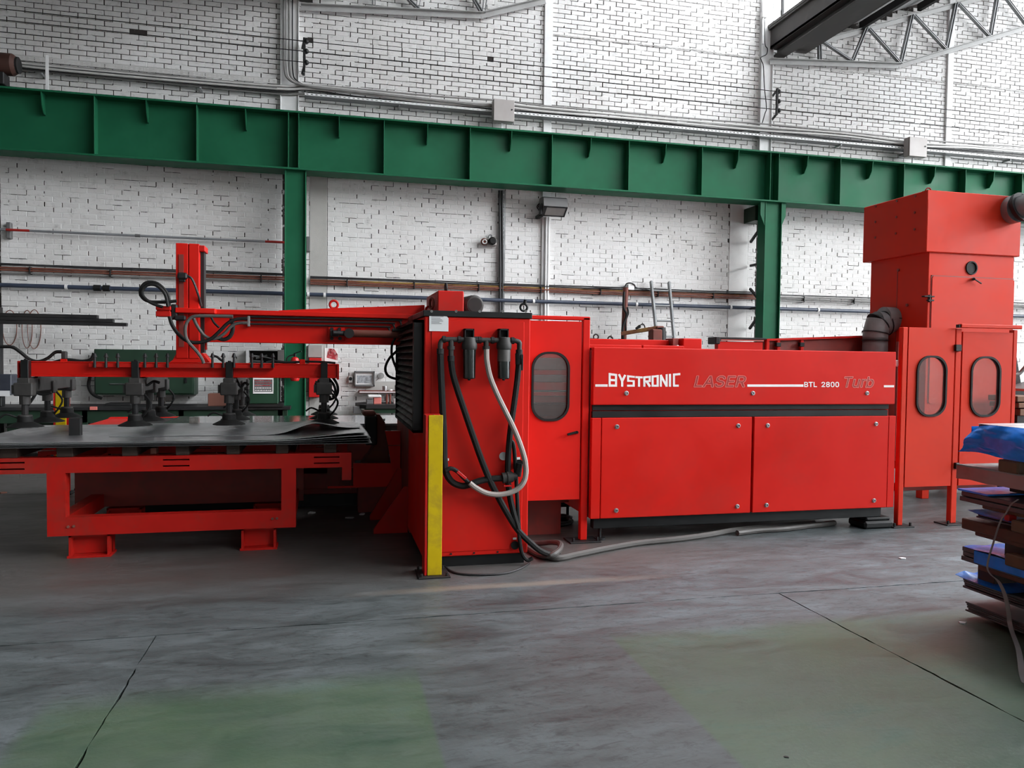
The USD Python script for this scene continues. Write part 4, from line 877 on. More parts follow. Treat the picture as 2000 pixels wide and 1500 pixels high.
part(lt, 'plate', B(-2.2, -.2, -5.95, -5.9, .2, zB - .05), 'dull_red_steel')
# the stacked sheets
def sheet(label, x0, x1, y0, y1, z, th, fn, mt, name='metal_sheet', group=None, nx=40, ny=6):
    X, Y = np.meshgrid(np.linspace(x0, x1, nx), np.linspace(y0, y1, ny), indexing='ij')
    Z = z + fn(X, Y); v = np.vstack([np.c_[X.ravel(), Y.ravel(), Z.ravel()], np.c_[X.ravel(), Y.ravel(), Z.ravel() + th]])
    n = nx * ny; f = []
    for i in range(nx - 1):
        for j in range(ny - 1):
            a, b, c, d = i * ny + j, (i + 1) * ny + j, (i + 1) * ny + j + 1, i * ny + j + 1
            f += [(a, d, c, b), (n + a, n + b, n + c, n + d)]
    for i in range(nx - 1):
        for j in (0, ny - 1):
            a, b = i * ny + j, (i + 1) * ny + j; f.append((a, b, n + b, n + a) if j == 0 else (b, a, n + a, n + b))
    for j in range(ny - 1):
        for i in (0, nx - 1):
            a, b = i * ny + j, i * ny + j + 1; f.append((b, a, n + a, n + b) if i == 0 else (a, b, n + b, n + a))
    return single(name, label, 'metal sheet', MB().add(v, f), mt, group=group)
ss = lambda t: np.clip(t, 0, 1) ** 2 * (3 - 2 * np.clip(t, 0, 1))
G = 'sheets stacked on the loading table'
for k, (lb, x0, x1, y0, y1, mt) in enumerate((('bottom dark sheet of the stack on the red loading table', -2.76, .38, -7.12, -5.6, 'dark_sheet'), ('second sheet from the bottom on the red loading table', -2.72, .36, -7.10, -5.6, 'dark_sheet'),
        ('third sheet from the bottom on the red loading table', -2.72, .37, -7.11, -5.57, 'dark_sheet'), ('fourth sheet from the bottom, shiny at its right end, on the loading table', -2.70, .35, -7.09, -5.57, 'sheet_steel'))):
    sheet(lb, x0, x1, y0, y1, SZ + .001 + k * .0085, .005, lambda X, Y, k=k: k * .012 * ss((X + .45) / .85) * ss((-5.9 - Y) / 1.2 + .25), mt, group=G)
top = SZ + .001 + 4 * .0085
sheet('large dull sheet with its back left corner bare, second from the top of the stack', -2.66, .33, -7.08, -5.5, top, .004, lambda X, Y: .055 * ss((X + .45) / .85) * ss((-5.9 - Y) / 1.2 + .25), 'sheet_steel', group=G)
sheet('topmost shiny warped sheet with a raised wave near its right end', -1.72, .30, -6.72, -5.45, top + .006, .003, lambda X, Y: .075 * np.exp(-((X + .10) / .20) ** 2) * ss((-5.5 - Y) / 1.2 + .35) + .058 * ss((X + .45) / .85) * ss((-5.9 - Y) / 1.2 + .25), 'sheet_steel', group=G, nx=70)

# ================================================================ cutting bed behind the loading table
bed = thing('cutting_bed', 'dark red base of the cutting bed standing behind the loading table', 'machine base')
YB = -5.3
part(bed, 'base', B(-2.25, 1.4, YB, -3.95, .14, .74, .01), 'dull_red_steel')
part(bed, 'skid', B(-2.1, 1.3, YB + .08, -4.0, 0, .14), 'black_paint')
for a, b in ((590, 664), (684, 770)):
    X0, X1, Z0, Z1 = rect(a, 912, b, 955, YB - .02); part(bed, 'cover_plate', B(X0, X1, YB - .02, YB, Z0, Z1, .006), 'dull_red_steel')
for k in range(4): part(bed, 'cover_plate', B(-2.1 + k * .55, -1.62 + k * .55, YB - .02, YB, .36, .66, .006), 'dull_red_steel')
part(bed, 'edge_strip', B(P(715, 890, YB)[0], 1.3, YB - .05, YB + .0, P(740, 892, YB)[2], P(740, 888, YB)[2]), 'galvanised')
a0, a1 = PZ(160, 832, .86), PZ(205, 831, .86)
part(bed, 'side_rail', B(a0[0], a0[0] + .32, a0[1], -3.95, .74, .86, .01), 'red_paint')
part(bed, 'cross_rail', B(a0[0], 1.4, -4.05, -3.95, .74, .872, .01), 'red_paint')
part(bed, 'table_top', B(a0[0] + .34, 1.4, YB + .05, -4.06, .74, .865), 'dark_steel')
part(bed, 'pull_handle', MB().tube([P(332, 929, YB - .02), P(332, 935, YB - .06), P(366, 934, YB - .06), P(366, 927, YB - .02)], .008, n=6, smooth=False), 'grey_plastic')
sheet('large flat sheet lying on the cutting bed behind the stack', a0[0] + .75, 1.35, -5.2, -3.98, .872, .004, lambda X, Y: 0 * X, 'mirror_sheet')
blocks = ((168, 832, 157, 815, 'dark'), (372, 828, 388, 815, 'bright'))
for lb, x0, y0, x1, y1, mt, Y in (('grey clamp block standing on the left of the sheet stack', 134, 817, 157, 858, 'dark_steel', -6.55), ('small shiny block on the sheets under the gripper beam', 369, 815, 388, 828, 'stainless', -5.5), ('small dark block on the sheets under the rightmost suction cups', 624, 813, 643, 828, 'dark_steel', -5.45)):
    X0, X1, Z0, Z1 = rect(x0, y0, x1, y1, Y); single('stop_block', lb, 'block', B(X0, X1, Y, Y + .06, top + .006 if Y > -6 else top, Z1, .004), mt)
cs = thing('clamp_stop', 'rusty red clamping stop with a dark face at the right end of the sheet stack', 'clamp')
YC = -5.62
X0, X1, Z0, Z1 = rect(717, 812, 736, 868, YC); part(cs, 'jaw', B(X0 - .02, X1, YC - .06, YC + .14, Z0, Z1, .012), 'dark_steel')
X0, X1, Z0, Z1 = rect(708, 803, 734, 812, YC); part(cs, 'cap', B(X0, X1, YC - .04, YC + .2, Z0, Z1, .015), 'rusty_red')
pg = [P(736, 810, YC), P(742, 810, YC), P(752, 825, YC), P(760, 890, YC), P(764, 907, YC), P(705, 907, YC), P(722, 885, YC), P(736, 860, YC)]
part(cs, 'body', MB().poly([(q[0], q[2]) for q in pg], 'y', YC, YC + .22), 'rusty_red')
part(cs, 'base', B(P(695, 907, YC)[0], P(768, 907, YC)[0], YC - .03, YC + .3, P(730, 915, YC)[2], P(730, 906, YC)[2], .004), 'dark_steel')
part(cs, 'foot', B(P(700, 910, YC)[0], P(760, 910, YC)[0], YC, YC + .27, 0, P(730, 915, YC)[2]), 'dull_red_steel')
part(cs, 'bolt', MB().cyl(P(748, 820, YC - .02), P(752, 820, YC - .02), .012), 'bare_steel')
gp_ = thing('guard_plate', 'red curved guard plate between the clamping stop and the louvred cabinet', 'guard')
YG = -5.95
pg = [P(x, y, YG) for x, y in ((752, 842), (792, 842), (792, 912), (788, 925), (778, 940), (768, 950), (640, 954), (640, 950), (690, 949), (690, 905), (764, 905), (758, 870))]
part(gp_, 'plate', MB().poly([(min(q[0], .728), q[2]) for q in pg], 'y', YG, YG + .03), 'red_paint')
part(gp_, 'upright', B(.64, .725, YG + .03, YG + .09, 0, P(790, 842, YG)[2]), 'dull_red_steel')
part(gp_, 'seam', B(P(756, 869, YG)[0], min(.727, P(792, 869, YG)[0]), YG - .004, YG, P(775, 870.5, YG)[2], P(775, 869, YG)[2]), 'dull_red_steel')

# ================================================================ sheet loader: pillar, arm, mast, gripper beam
ld_ = thing('sheet_loader', 'red sheet loader with a cantilever arm, vertical mast and suction gripper beam', 'loader')
YA = -6.30
part(ld_, 'pillar', B(.735, 1.32, -6.74, -5.5, 0.02, 1.93, .01), 'dull_red_steel')
for yy, zz in ((-6.62, .42), (-6.02, .5)):
    part(ld_, 'gusset', MB().poly([(.735, 0), (.735, zz), (.70, zz), (.43, .04), (.43, 0)], 'y', yy, yy + .03), 'worn_red_paint')
# arm
fz0, fz1 = P(500, 615.5, YA - .075)[2], P(500, 606, YA - .075)[2]
xa0, xa1 = P(342, 607, YA - .18)[0], P(792, 615, YA - .18)[0] + .25
part(ld_, 'arm_flange', MB().box(xa0, xa1, YA - .075, YA + .14, fz0, fz1, .005).box(xa0, P(420, 607, YA - .18)[0], YA - .18, YA - .07, fz0, fz1, .005), 'red_paint')
pts = [P(545, 607, YA), P(640, 603, YA), P(828, 596.5, YA), P(828, 615, YA), P(545, 613, YA)]
part(ld_, 'arm_rib', MB().poly([(q[0], q[2]) for q in pts], 'y', YA - .05, YA + .02), 'red_paint')
wz = P(600, 668.5, YA - .02)[2]
pts = [(P(396, 640, YA)[0], fz0), (xa1, fz0), (xa1, wz), (P(404, 668, YA)[0], wz), (P(396, 655, YA)[0], wz + .05)]
part(ld_, 'arm_web', MB().poly(pts, 'y', YA - .02, YA + .02), 'red_paint')
part(ld_, 'arm_flange', B(P(404, 668, YA)[0], xa1, YA - .06, YA + .08, wz - .012, wz, .003), 'red_paint')
for k, y in enumerate((621, 627.5, 635)):
    xe = (784, 771, 762)[k]; z = P(600, y, YA - .05)[2]; x0 = P(487, y, YA - .05)[0]; x1 = P(xe, y + 3, YA - .05)[0]
    part(ld_, 'air_tube', MB().tube([(x0, YA - .05, z), ((x0 + x1) / 2, YA - .05, z), (x1 - .05, YA - .05, z), (x1 - .015, YA - .05, z - .012), (x1, YA - .05, z - .05), (x1, YA - .05, P(775, 646, YA)[2])], .0095, n=7, step=3), 'dark_steel')
part(ld_, 'tube_clamp', bpx(483, 617, 488, 637.5, YA - .07, .05), 'cable_grey')
ap_ = part(ld_, 'actuator_plate', bpx(641, 639, 673, 666, YA - .045, .03), 'red_paint')
part(ld_, 'actuator_bracket', MB().tm(bpx(645, 645, 662, 657, YA - .12, .08).mesh()).cyl(P(650, 650, YA - .13), P(676, 651, YA - .1), .022), 'dark_steel')
for x, y in ((648, 643), (663, 643), (648, 661), (664, 661)): part(ap_, 'bolt', MB().cyl(P(x, y, YA - .065), P(x, y, YA - .04), .017, n=8), 'dark_steel')
part(ld_, 'rod_eye', MB().cyl(P(682, 651, YA - .14), P(682, 651, YA - .05), .045), 'dark_steel')
part(ld_, 'cylinder', MB().cyl(P(684, 651, YA - .1), P(790, 653.5, YA - .1), .034, n=16), 'rusty_red')
part(ld_, 'port_block', bpx(766, 642, 792, 647, YA - .13, .06), 'grimy_grey')
for px, py in ((652, 595), (839, 606)):
    part(ld_, 'lifting_eye', MB().ring(P(px, py, YA - .02), .036, .011, (0, 1, 0)).cyl(P(px, py, YA - .02) - (0, 0, .075), P(px, py, YA - .02) - (0, 0, .04), .014), 'worn_red_paint')
# mast
xm0, xm1 = P(343.5, 600, YA - .12)[0], P(389, 600, YA - .12)[0]; zm1, zm0 = P(368, 475.5, YA - .12)[2], P(368, 700, YA - .12)[2]
xg = P(368, 600, YA - .12)[0]
part(ld_, 'mast', MB().box(xm0, xg - .004, YA - .12, YA + .1, zm0, zm1, .004).box(xg + .004, xm1, YA - .12, YA + .1, zm0, zm1, .004).box(xm0 + .01, xm1 - .01, YA - .105, YA + .09, zm0, zm1 - .005), 'red_paint')
part(ld_, 'mast_rail', B(xm0 + .025, xm0 + .065, YA - .127, YA - .12, zm0 + .1, P(350, 500, YA)[2]), 'dull_red_steel')
part(ld_, 'mast_guide', B(xm1, xm1 + .03, YA - .05, YA + .06, zm0 + .05, zm1 - .03), 'dark_steel')
part(ld_, 'mast_cap', B(xm1, xm1 + .045, YA - .11, YA + .08, zm1 - .06, zm1 - .01, .004), 'worn_red_paint')
pts = [P(x, y, YA - .1) for x, y in ((345, 690), (396, 690), (404, 700), (410, 708), (331, 708), (338, 703))]
part(ld_, 'mast_foot', MB().poly([(q[0], q[2]) for q in pts], 'y', YA - .11, YA + .1), 'red_paint')
part(ld_, 'lug', bpx(388, 668, 403, 683, YA, .06), 'red_paint')
part(ld_, 'sensor', MB().tm(bpx(346, 532, 365, 545, YA - .19, .06, .012).mesh()).tm(bpx(349, 545, 361, 550, YA - .17, .04).mesh()), 'dark_steel')
part(ld_, 'sensor_cable', MB().tube([P(363, 538, YA - .16), P(375, 545, YA - .17), (P(386, 572, YA - .16)), P(393, 598, YA - .1)], .01, n=7), 'cable_black')
part(ld_, 'end_block', MB().tm(bpx(304, 597.5, 333, 605.5, YA - .2, .12).mesh()).tm(bpx(304, 608, 333, 618, YA - .2, .12).mesh()).tm(bpx(306, 604, 332, 609, YA - .18, .09).mesh()), 'worn_red_paint')
part(ld_, 'fitting', MB().tm(bpx(333, 594, 346, 624, YA - .17, .08, .01).mesh()).tm(bpx(340, 616, 362, 626, YA - .2, .06, .01).mesh()), 'dark_steel')
def hose(parent, name, px, Y, r, mt, n=8):
    Ys = np.broadcast_to(Y, len(px)); return part(parent, name, MB().tube([P(x, y, yy) for (x, y), yy in zip(px, Ys)], r, n=n, step=5), mt)
hose(ld_, 'hose', [(331, 598), (327, 574), (308, 554), (286, 552), (274.5, 566), (278, 581), (292, 589), (318, 590), (345, 588)], YA - .22, .014, 'black_rubber')
hose(ld_, 'hose', [(328, 599), (322, 574), (306, 558), (288, 557), (278, 568), (281, 580), (296, 592), (318, 600)], YA - .26, .013, 'black_rubber')
hose(ld_, 'hose', [(331, 618), (336, 634), (348, 652), (366, 666), (388, 669), (410, 663), (428, 648), (444, 632), (460, 624), (483, 622)], YA - .24, .016, 'black_rubber')
hose(ld_, 'hose', [(483, 631), (466, 631), (452, 637), (436, 653), (418, 662), (400, 656), (386, 638), (378, 622)], YA - .22, .014, 'grey_rubber')
hose(ld_, 'hose', [(455, 618), (400, 617), (376, 619), (364, 632), (362, 652), (368, 668), (384, 686), (394, 700), (398, 710)], YA - .28, .014, 'grey_rubber')
hose(ld_, 'hose', [(452, 622), (455, 640), (450, 656), (438, 663), (424, 660)], YA - .2, .018, 'black_rubber')
hose(ld_, 'hose', [(412, 618), (418, 630), (428, 640)], YA - .1, .010, 'black_rubber')
hose(ld_, 'hose', [(772, 660), (766, 672), (765, 692), (771, 712), (780, 730), (792, 742)], YA - .1, .011, 'black_rubber')
hose(ld_, 'hose', [(786, 664), (778, 682), (762, 698), (753, 716), (755, 730), (766, 738), (792, 743)], YA - .12, .012, 'black_rubber')
hose(ld_, 'hose', [(792, 676), (780, 695), (774, 712), (776, 726), (790, 738)], YA - .14, .012, 'black_rubber')
# gripper beam
bx0, bx1 = P(38.5, 722, YA - .1)[0], P(659, 722, YA - .1)[0]; bz0, bz1 = P(340, 737, YA - .1)[2], P(340, 708, YA - .1)[2]
part(ld_, 'gripper_beam', MB().box(bx0, bx1, YA - .1, YA + .08, bz0 + .012, bz1 - .006, .005).box(bx0, bx1, YA - .112, YA + .09, bz0, bz0 + .016, .003).box(bx0, bx1, YA - .106, YA + .085, bz1 - .01, bz1, .003), 'red_paint')
part(ld_, 'end_plate', B(bx1 - .004, bx1 + .014, YA - .12, YA + .1, bz0 - .012, bz1, .003), 'worn_red_paint')
part(ld_, 'end_plate', B(bx0 - .012, bx0 + .004, YA - .12, YA + .1, bz0 - .012, bz1, .003), 'worn_red_paint')
part(ld_, 'valve_rail', B(P(183, 713, YA)[0], P(537, 713, YA)[0], YA - .16, YA - .1, P(340, 718, YA)[2], P(340, 710, YA)[2], .004), 'worn_red_paint')
for x in (185, 207, 230, 283, 305, 327, 415, 436, 457, 492, 511, 533):
    part(ld_, 'valve', MB().cyl(P(x, 718, YA - .17), P(x, 690, YA - .16), .012, .009, n=8).cyl(P(x, 698, YA - .163), P(x, 692, YA - .16), .02, .012, n=8), 'dark_steel')
part(ld_, 'bracket', bpx(585, 702, 596, 711, YA, .06), 'red_paint'); part(ld_, 'bracket', bpx(117, 701, 131, 710, YA, .06), 'red_paint')
part(ld_, 'connector', bpx(119, 686, 129, 702, YA, .05, .008), 'grimy_grey')
hose(ld_, 'supply_hose', [(-60, 676), (0, 677), (24, 678), (40, 688), (58, 702), (76, 706), (94, 699), (108, 688), (120, 687)], YA + .02, .014, 'black_rubber')
hose(ld_, 'supply_hose', [(105, 708), (130, 703), (160, 706), (178, 702), (184, 690)], YA + .02, .016, 'black_rubber')
hose(ld_, 'supply_hose', [(176, 735), (173, 752), (178, 766), (188, 774), (199, 778)], YA, .014, 'black_rubber')
hose(ld_, 'supply_hose', [(436, 706), (430, 702), (424, 697), (417, 695)], YA - .16, .01, 'black_rubber')
hose(ld_, 'supply_hose', [(535, 705), (560, 708), (585, 707)], YA - .04, .012, 'black_rubber')
hose(ld_, 'supply_hose', [(596, 706), (630, 707), (655, 709)], YA - .04, .010, 'black_rubber')
# suction arms running back under the beam, with cups
def suction(px, first):
    cx = P(px, 750, YA - .16)[0]; zc = P(px, 745, YA - .16)[2]
    y0, y1 = YA - .2, YA + 1.02
    part(ld_, 'clamp', MB().box(cx - .03, cx + .03, YA - .17, YA - .1, bz0 - .02, bz1 + .01, .005).cyl((cx, YA - .135, bz1), (cx, YA - .135, bz1 + .02), .014), 'black_paint')
    part(ld_, 'cross_arm', B(cx - .045, cx + .045, y0, y1, zc - .09, zc + .03, .006), 'grimy_grey')
    for k in range(3):
        y = YA - .16 + .53 * k; zt2_ = zc - .06
        part(ld_, 'cup_holder', MB().box(cx - .07, cx + .07, y - .05, y + .05, zc - .12, zc - .01, .008).box(cx - .09, cx - .07, y - .03, y + .03, zc - .1, zc - .03).cyl((cx, y, zc - .19), (cx, y, zc - .1), .042, n=12), 'grimy_grey')
        part(ld_, 'spring_rod', MB().cyl((cx, y, zc - .30), (cx, y, zc - .18), .026, n=10), 'dark_steel')
        sc = part(ld_, 'suction_cup', MB().lathe([(0, -.285), (.055, -.29), (.06, -.335), (.07, -.34), (.135, -.372), (.137, -.378), (.06, -.355), (0, -.35)], (cx, y, zc), n=20), 'black_rubber')
        part(sc, 'cup_hub', MB().lathe([(0, -.275), (.052, -.278), (.056, -.33), (0, -.332)], (cx, y, zc), n=16), 'grimy_grey')
        part(ld_, 'vacuum_hose', MB().tube([(cx + .05, y, zc - .31), (cx + .10, y - .02, zc - .25), (cx + .12, y, zc - .18), (cx + .06, y + .02, zc - .1)] if (k + first) % 2 else [(cx - .05, y - .02, zc - .3), (cx - .12, y - .05, zc - .27), (cx - .17, y - .05, zc - .3)], .009, n=6), 'black_rubber')
for k, px in enumerate((48.5, 264, 447.5, 633)): suction(px, k)
for pts in ([(650, 737), (658, 750), (660, 763), (656, 774), (645, 780), (636, 778)], [(640, 737), (652, 752), (655, 766), (650, 776)], [(636, 742), (645, 752), (641, 770), (646, 778)], [(70, 735), (76, 748), (70, 768), (60, 784), (54, 792)], [(60, 756), (74, 768), (88, 770), (100, 766)], [(280, 735), (286, 752), (300, 745), (312, 748)], [(460, 738), (470, 755), (478, 748), (486, 752)]):
    hose(ld_, 'vacuum_hose', pts, YA + .02, .012, 'black_rubber')
# drive box and motor on top of the pillar
X0, X1, Z0, Z1 = rect(855, 568, 906, 604, -6.74)
db_ = part(ld_, 'drive_box', B(X0, X1, -6.74, -5.95, 1.92, Z1, .008), 'worn_red_paint')
part(ld_, 'lifting_eye', MB().ring(P(871, 562, -6.4), .035, .012, (1, 0, 0)), 'dark_steel')
part(ld_, 'lifting_eye', MB().ring(P(843, 593, -6.6), .05, .012, (1, .2, 0)), 'dull_red_steel')
c = P(926, 596, -6.5); r = .095
mo_ = part(ld_, 'motor', MB().lathe([(0, -.02), (r * .8, -.02), (r, 0), (r, .3), (r * .7, .34), (0, .34)], (c[0], c[1], c[2]), (-.15, 1, 0), 20), 'grimy_grey')
part(mo_, 'motor_fan', MB().cyl(c + (.001, -.03, 0), c + (0, -.01, 0), r * .68, n=18), 'dark_steel')
part(ld_, 'motor_plate', B(X1 - .01, c[0] - .05, -6.6, -6.2, 1.95, 2.0), 'grey_plastic')

# ================================================================ louvred cooling cabinet
YF = -7.85
cc = thing('cooling_cabinet', 'tall red cooling cabinet with black louvres on its side and hoses on its front', 'cabinet')
cx0, cx1 = P(829, 700, YF)[0], P(1035, 700, YF)[0]; cz1 = P(930, 611, YF)[2]; cz0 = P(940, 1084, YF)[2]
part(cc, 'body', B(cx0, cx1, YF, -6.76, cz0, cz1 - .035, .006), 'red_paint')
part(cc, 'plinth', B(cx0 + .04, cx1 - .02, YF + .03, -6.8, 0, cz0), 'black_paint')
tr_ = part(cc, 'top_rim', B(cx0 - .012, cx1 + .012, YF - .012, -6.75, cz1 - .035, cz1 + .01, .004), 'black_paint')
for px in (843, 891, 937, 982, 1027): part(tr_, 'rim_screw', MB().cyl(P(px, 608, YF - .017), P(px, 608, YF - .01), .011, n=8), 'bare_steel')
part(cc, 'front_panel', B(cx0 + .05, cx1 - .05, YF - .006, YF + .01, cz0 + .035, cz1 - .06, .003), 'red_paint')
for px, py in ((881, 1082), (926, 1080), (972, 1078)): part(cc, 'screw', MB().cyl(P(px, py, YF - .006), P(px, py, YF), .008, n=8), 'dark_steel')
part(cc, 'lifting_eye', MB().ring(P(1023, 600.5, -7.7), .028, .009, (0, 1, 0)).cyl(P(1025, 592, -7.7), P(1026, 586, -7.7), .013), 'black_paint')
lz1, lz0 = PX(826, 618, cx0 - .07)[2], PX(826, 861, cx0 - .07)[2]
ly0, ly1 = YF + .04, -6.27
part(cc, 'louvre_frame', MB().box(cx0 - .075, cx0 - .002, ly0, ly0 + .09, lz0, lz1).box(cx0 - .075, cx0 - .002, ly1 - .03, ly1, lz0, lz1).box(cx0 - .075, cx0 - .002, ly0, ly1, lz1 - .02, lz1).box(cx0 - .075, cx0 - .002, ly0, ly1, lz0, lz0 + .02).box(cx0 - .012, cx0 - .002, ly0, ly1, lz0, lz1), 'louvre_black')
n = 15
for k in range(n):
    z = lz0 + .03 + (k + .5) * (lz1 - lz0 - .06) / n; hh = .032
    part(cc, 'louvre_slat', MB().poly([(cx0 - .012, z + hh), (cx0 - .072, z - hh * .7), (cx0 - .070, z - hh * .7 - .008), (cx0 - .012, z + hh - .008)], 'y', ly0 + .09, ly1 - .03), 'louvre_black')
X0, X1, Z0, Z1 = rect(838.5, 616, 876, 647, YF - .008)
no = part(cc, 'notice', MB().poly([(X0, Z0), (X1, Z0), (X1, Z1 - .02), (X1 - .02, Z1), (X0, Z1)], 'y', YF - .010, YF - .006), 'paper', label='white notice with lines of small grey print')
m = MB()
for k, y in enumerate((618.3, 621.5, 624.5, 627, 629.5, 632)):
    a, b = P(842, y, YF)[0], P((866, 860, 863, 865, 858, 862)[k], y, YF)[0]; z = P(850, y, YF)[2]; m.box(a, b, YF - .0112, YF - .0098, z - .0028, z + .0028)
part(no, 'notice_print', m, 'paper_grey')
# filters and pipework
YP = YF - .075
zp = P(930, 664, YP)[2]; PXX = lambda px, py=664: P(px, py, YP)[0]
part(cc, 'manifold_pipe', MB().tube([(PXX(860), YP, P(860, 690, YP)[2]), (PXX(860), YP, zp - .04), (PXX(860) + .012, YP, zp - .01), (PXX(860) + .04, YP, zp), (PXX(900), YP, zp), (PXX(940), YP, zp), (PXX(1000), YP, zp), (PXX(1013) - .03, YP, zp), (PXX(1014), YP, zp - .012), (PXX(1014.5), YP, zp - .04), (PXX(1014.5), YP, P(1014, 690, YP)[2])], .019, n=12, step=3), 'grimy_grey')
for px in (867, 897, 930, 937, 962, 1001): part(cc, 'pipe_fitting', MB().cyl((PXX(px) - .012, YP, zp), (PXX(px) + .012, YP, zp), .026, n=12), 'dark_steel')
for px, y0, y1 in ((881, 664, 705), (949.5, 664, 684)): part(cc, 'pipe_fitting', MB().cyl(P(px, y0, YP), P(px, y1, YP), .020, n=12).cyl(P(px, y0 + 12, YP), P(px, y0 + 19, YP), .028, n=12), 'grimy_grey')
for px, py in ((860, 686), (1014, 688), (1013.5, 706), (881, 700)): part(cc, 'hose_clamp', MB().cyl(P(px, py - 5, YP), P(px, py + 5, YP), .027, n=12), 'dark_steel')
part(cc, 'ball_valve', MB().cyl(P(1012.5, 690, YP), P(1013, 712, YP), .026, n=12).box(*(lambda c: (c[0] + .012, c[0] + .022, YP - .04, YP - .02, c[2] - .09, c[2] + .03))(P(1014, 700, YP))), 'dark_steel')
def filt(px, lvl):
    c = P(px, 668, YP)
    part(cc, 'filter_bracket', MB().box(c[0] - .036, c[0] + .036, YF - .02, YF, P(px, 660, YP)[2], P(px, 642, YP)[2], .003).box(c[0] - .036, c[0] + .036, YP, YF - .02, P(px, 645, YP)[2], P(px, 642, YP)[2]).box(c[0] - .036, c[0] - .028, YP, YF, P(px, 660, YP)[2], P(px, 642, YP)[2]).box(c[0] + .028, c[0] + .036, YP, YF, P(px, 660, YP)[2], P(px, 642, YP)[2]), 'dark_steel')
    zz = lambda y: P(px, y, YP)[2] - c[2]
    fh = part(cc, 'filter_head', MB().lathe([(0, zz(658)), (.045, zz(659)), (.05, zz(668)), (.058, zz(672)), (.058, zz(680)), (.052, zz(683)), (0, zz(683))], c, n=20), 'grimy_grey')
    b0, b1 = 683, 740
    part(fh, 'filter_bowl', MB().lathe([(0, zz(b0 if lvl is None else lvl)), (.05, zz(b0 if lvl is None else lvl)), (.047, zz(b1 - 2)), (.04, zz(b1)), (.012, zz(b1)), (.01, zz(b1 + 3)), (0, zz(b1 + 3))], c, n=20), 'filter_bowl')
    if lvl: part(fh, 'filter_glass', MB().lathe([(0, zz(b0)), (.05, zz(b0)), (.05, zz(lvl)), (0, zz(lvl))], c, n=20), 'grey_rubber', label='cloudy upper half of the bowl')
filt(917, None); filt(984.5, 706)
YH = YF - .07
hose(cc, 'hose', [(860, 688), (861, 720), (864, 790), (867, 850), (868, 900), (872, 925), (884, 942), (902, 949), (918, 946), (938, 939), (962, 935), (982, 934)], YH, .0255, 'black_rubber')
hose(cc, 'hose', [(881, 702), (884, 728), (893, 760), (908, 805), (925, 855), (943, 905), (960, 945), (978, 980), (995, 1010), (1012, 1036), (1036, 1060), (1056, 1076), (1076, 1083), (1092, 1084)], [YF - .075] * 8 + [YF - .06, YF - .05, YF - .04, YF - .02, YF + .03, YF + .06], .0245, 'black_rubber')
hose(cc, 'hose', [(950, 682), (951, 705), (957, 735), (970, 768), (987, 803), (1004, 838), (1016, 868), (1025, 898), (1027, 925), (1020, 946), (1002, 960), (975, 966), (950, 963), (930, 953), (917, 943)], YF - .12, .0205, 'beige_hose')
hose(cc, 'hose', [(1013, 712), (1010, 745), (1004, 790), (997, 840), (993, 885), (992, 930), (996, 970), (1004, 1005), (1012, 1032)], YF - .06, .0235, 'black_rubber')
hose(cc, 'hose', [(990, 930), (994, 880), (998, 862), (1003, 870), (1006, 900), (1009, 950), (1012, 1010), (1015, 1055), (1020, 1082), (1030, 1094), (1040, 1090)], YF - .055, .0155, 'black_rubber')
hose(cc, 'hose', [(870, 920), (880, 915), (892, 920), (905, 933), (918, 945)], YF - .1, .016, 'black_rubber')
part(cc, 'quick_coupling', MB().cyl(P(981, 934, YH), P(1001, 931, YH), .042, n=16).cyl(P(990, 932.5, YH), P(994, 932, YH), .048, n=16).cyl(P(1000, 931, YH), P(1009, 931, YH), .03), 'grimy_grey')
part(cc, 'red_lever', MB().obox(P(893, 921, YF - .14), P(910, 935, YF - .14), .012, .022, c=.003), 'signal_red')
part(cc, 'red_lever', bpx(984, 948, 999, 951, YH - .03, .03, .002), 'signal_red')
part(cc, 'valve_body', MB().cyl(P(1011, 930, YH), P(1015, 905, YH), .026).cyl(P(1014, 905, YH), P(1014, 905, YF), .03), 'dark_steel')
part(cc, 'lock', MB().cyl(P(983, 891, YF - .014), P(983, 891, YF), .032, n=18), 'bare_steel')
for x0, y0, x1, y1 in ((1008, 893, 1016, 897.5), (874, 895, 877, 900), (1002, 1050, 1009, 1054)): part(cc, 'tag', bpx(x0, y0, x1, y1, YF - .008, .003, 0), 'print_white')
part(cc, 'drain_cap', MB().cyl(P(1006, 1065, YF - .03), P(1006, 1065, YF), .032, n=18), 'black_rubber')
# hoses on the floor
def floor_hose(name, label, px, r, mt, zz=None):
    pts = np.array([PZ(x, y, r) for x, y in px]); pts[:, 2] = r if zz is None else np.array(zz) + r
    return single(name, label, 'hose', MB().tube(pts, r, n=8, step=5), mt)
floor_hose('floor_hose', 'long grey hose lying on the floor along the front of the laser cabinet', [(1054, 1080), (1070, 1086), (1090, 1090), (1130, 1082), (1190, 1070), (1250, 1060), (1320, 1053), (1380, 1045), (1430, 1036), (1480, 1030), (1530, 1026), (1590, 1021)], .027, 'grey_rubber')
floor_hose('floor_hose', 'short hose branching off under the right half of the laser cabinet', [(1440, 1041), (1480, 1036), (1530, 1033), (1580, 1027), (1630, 1021)], .026, 'grey_rubber')
floor_hose('floor_hose', 'dusty hose coil on the floor beside the red cooling cabinet', [(1010, 1052), (1030, 1070), (1052, 1084), (1076, 1092), (1092, 1086), (1094, 1074), (1078, 1066), (1052, 1061), (1030, 1058), (1016, 1050)], .024, 'grey_rubber', [0, .0, .0, .03, .05, .05, .03, 0, 0, 0])
floor_hose('floor_cable', 'thin black cable on the floor in front of the cooling cabinet', [(868, 1106), (880, 1115), (900, 1121), (940, 1123), (985, 1120), (1015, 1111), (1034, 1100)], .008, 'cable_black')
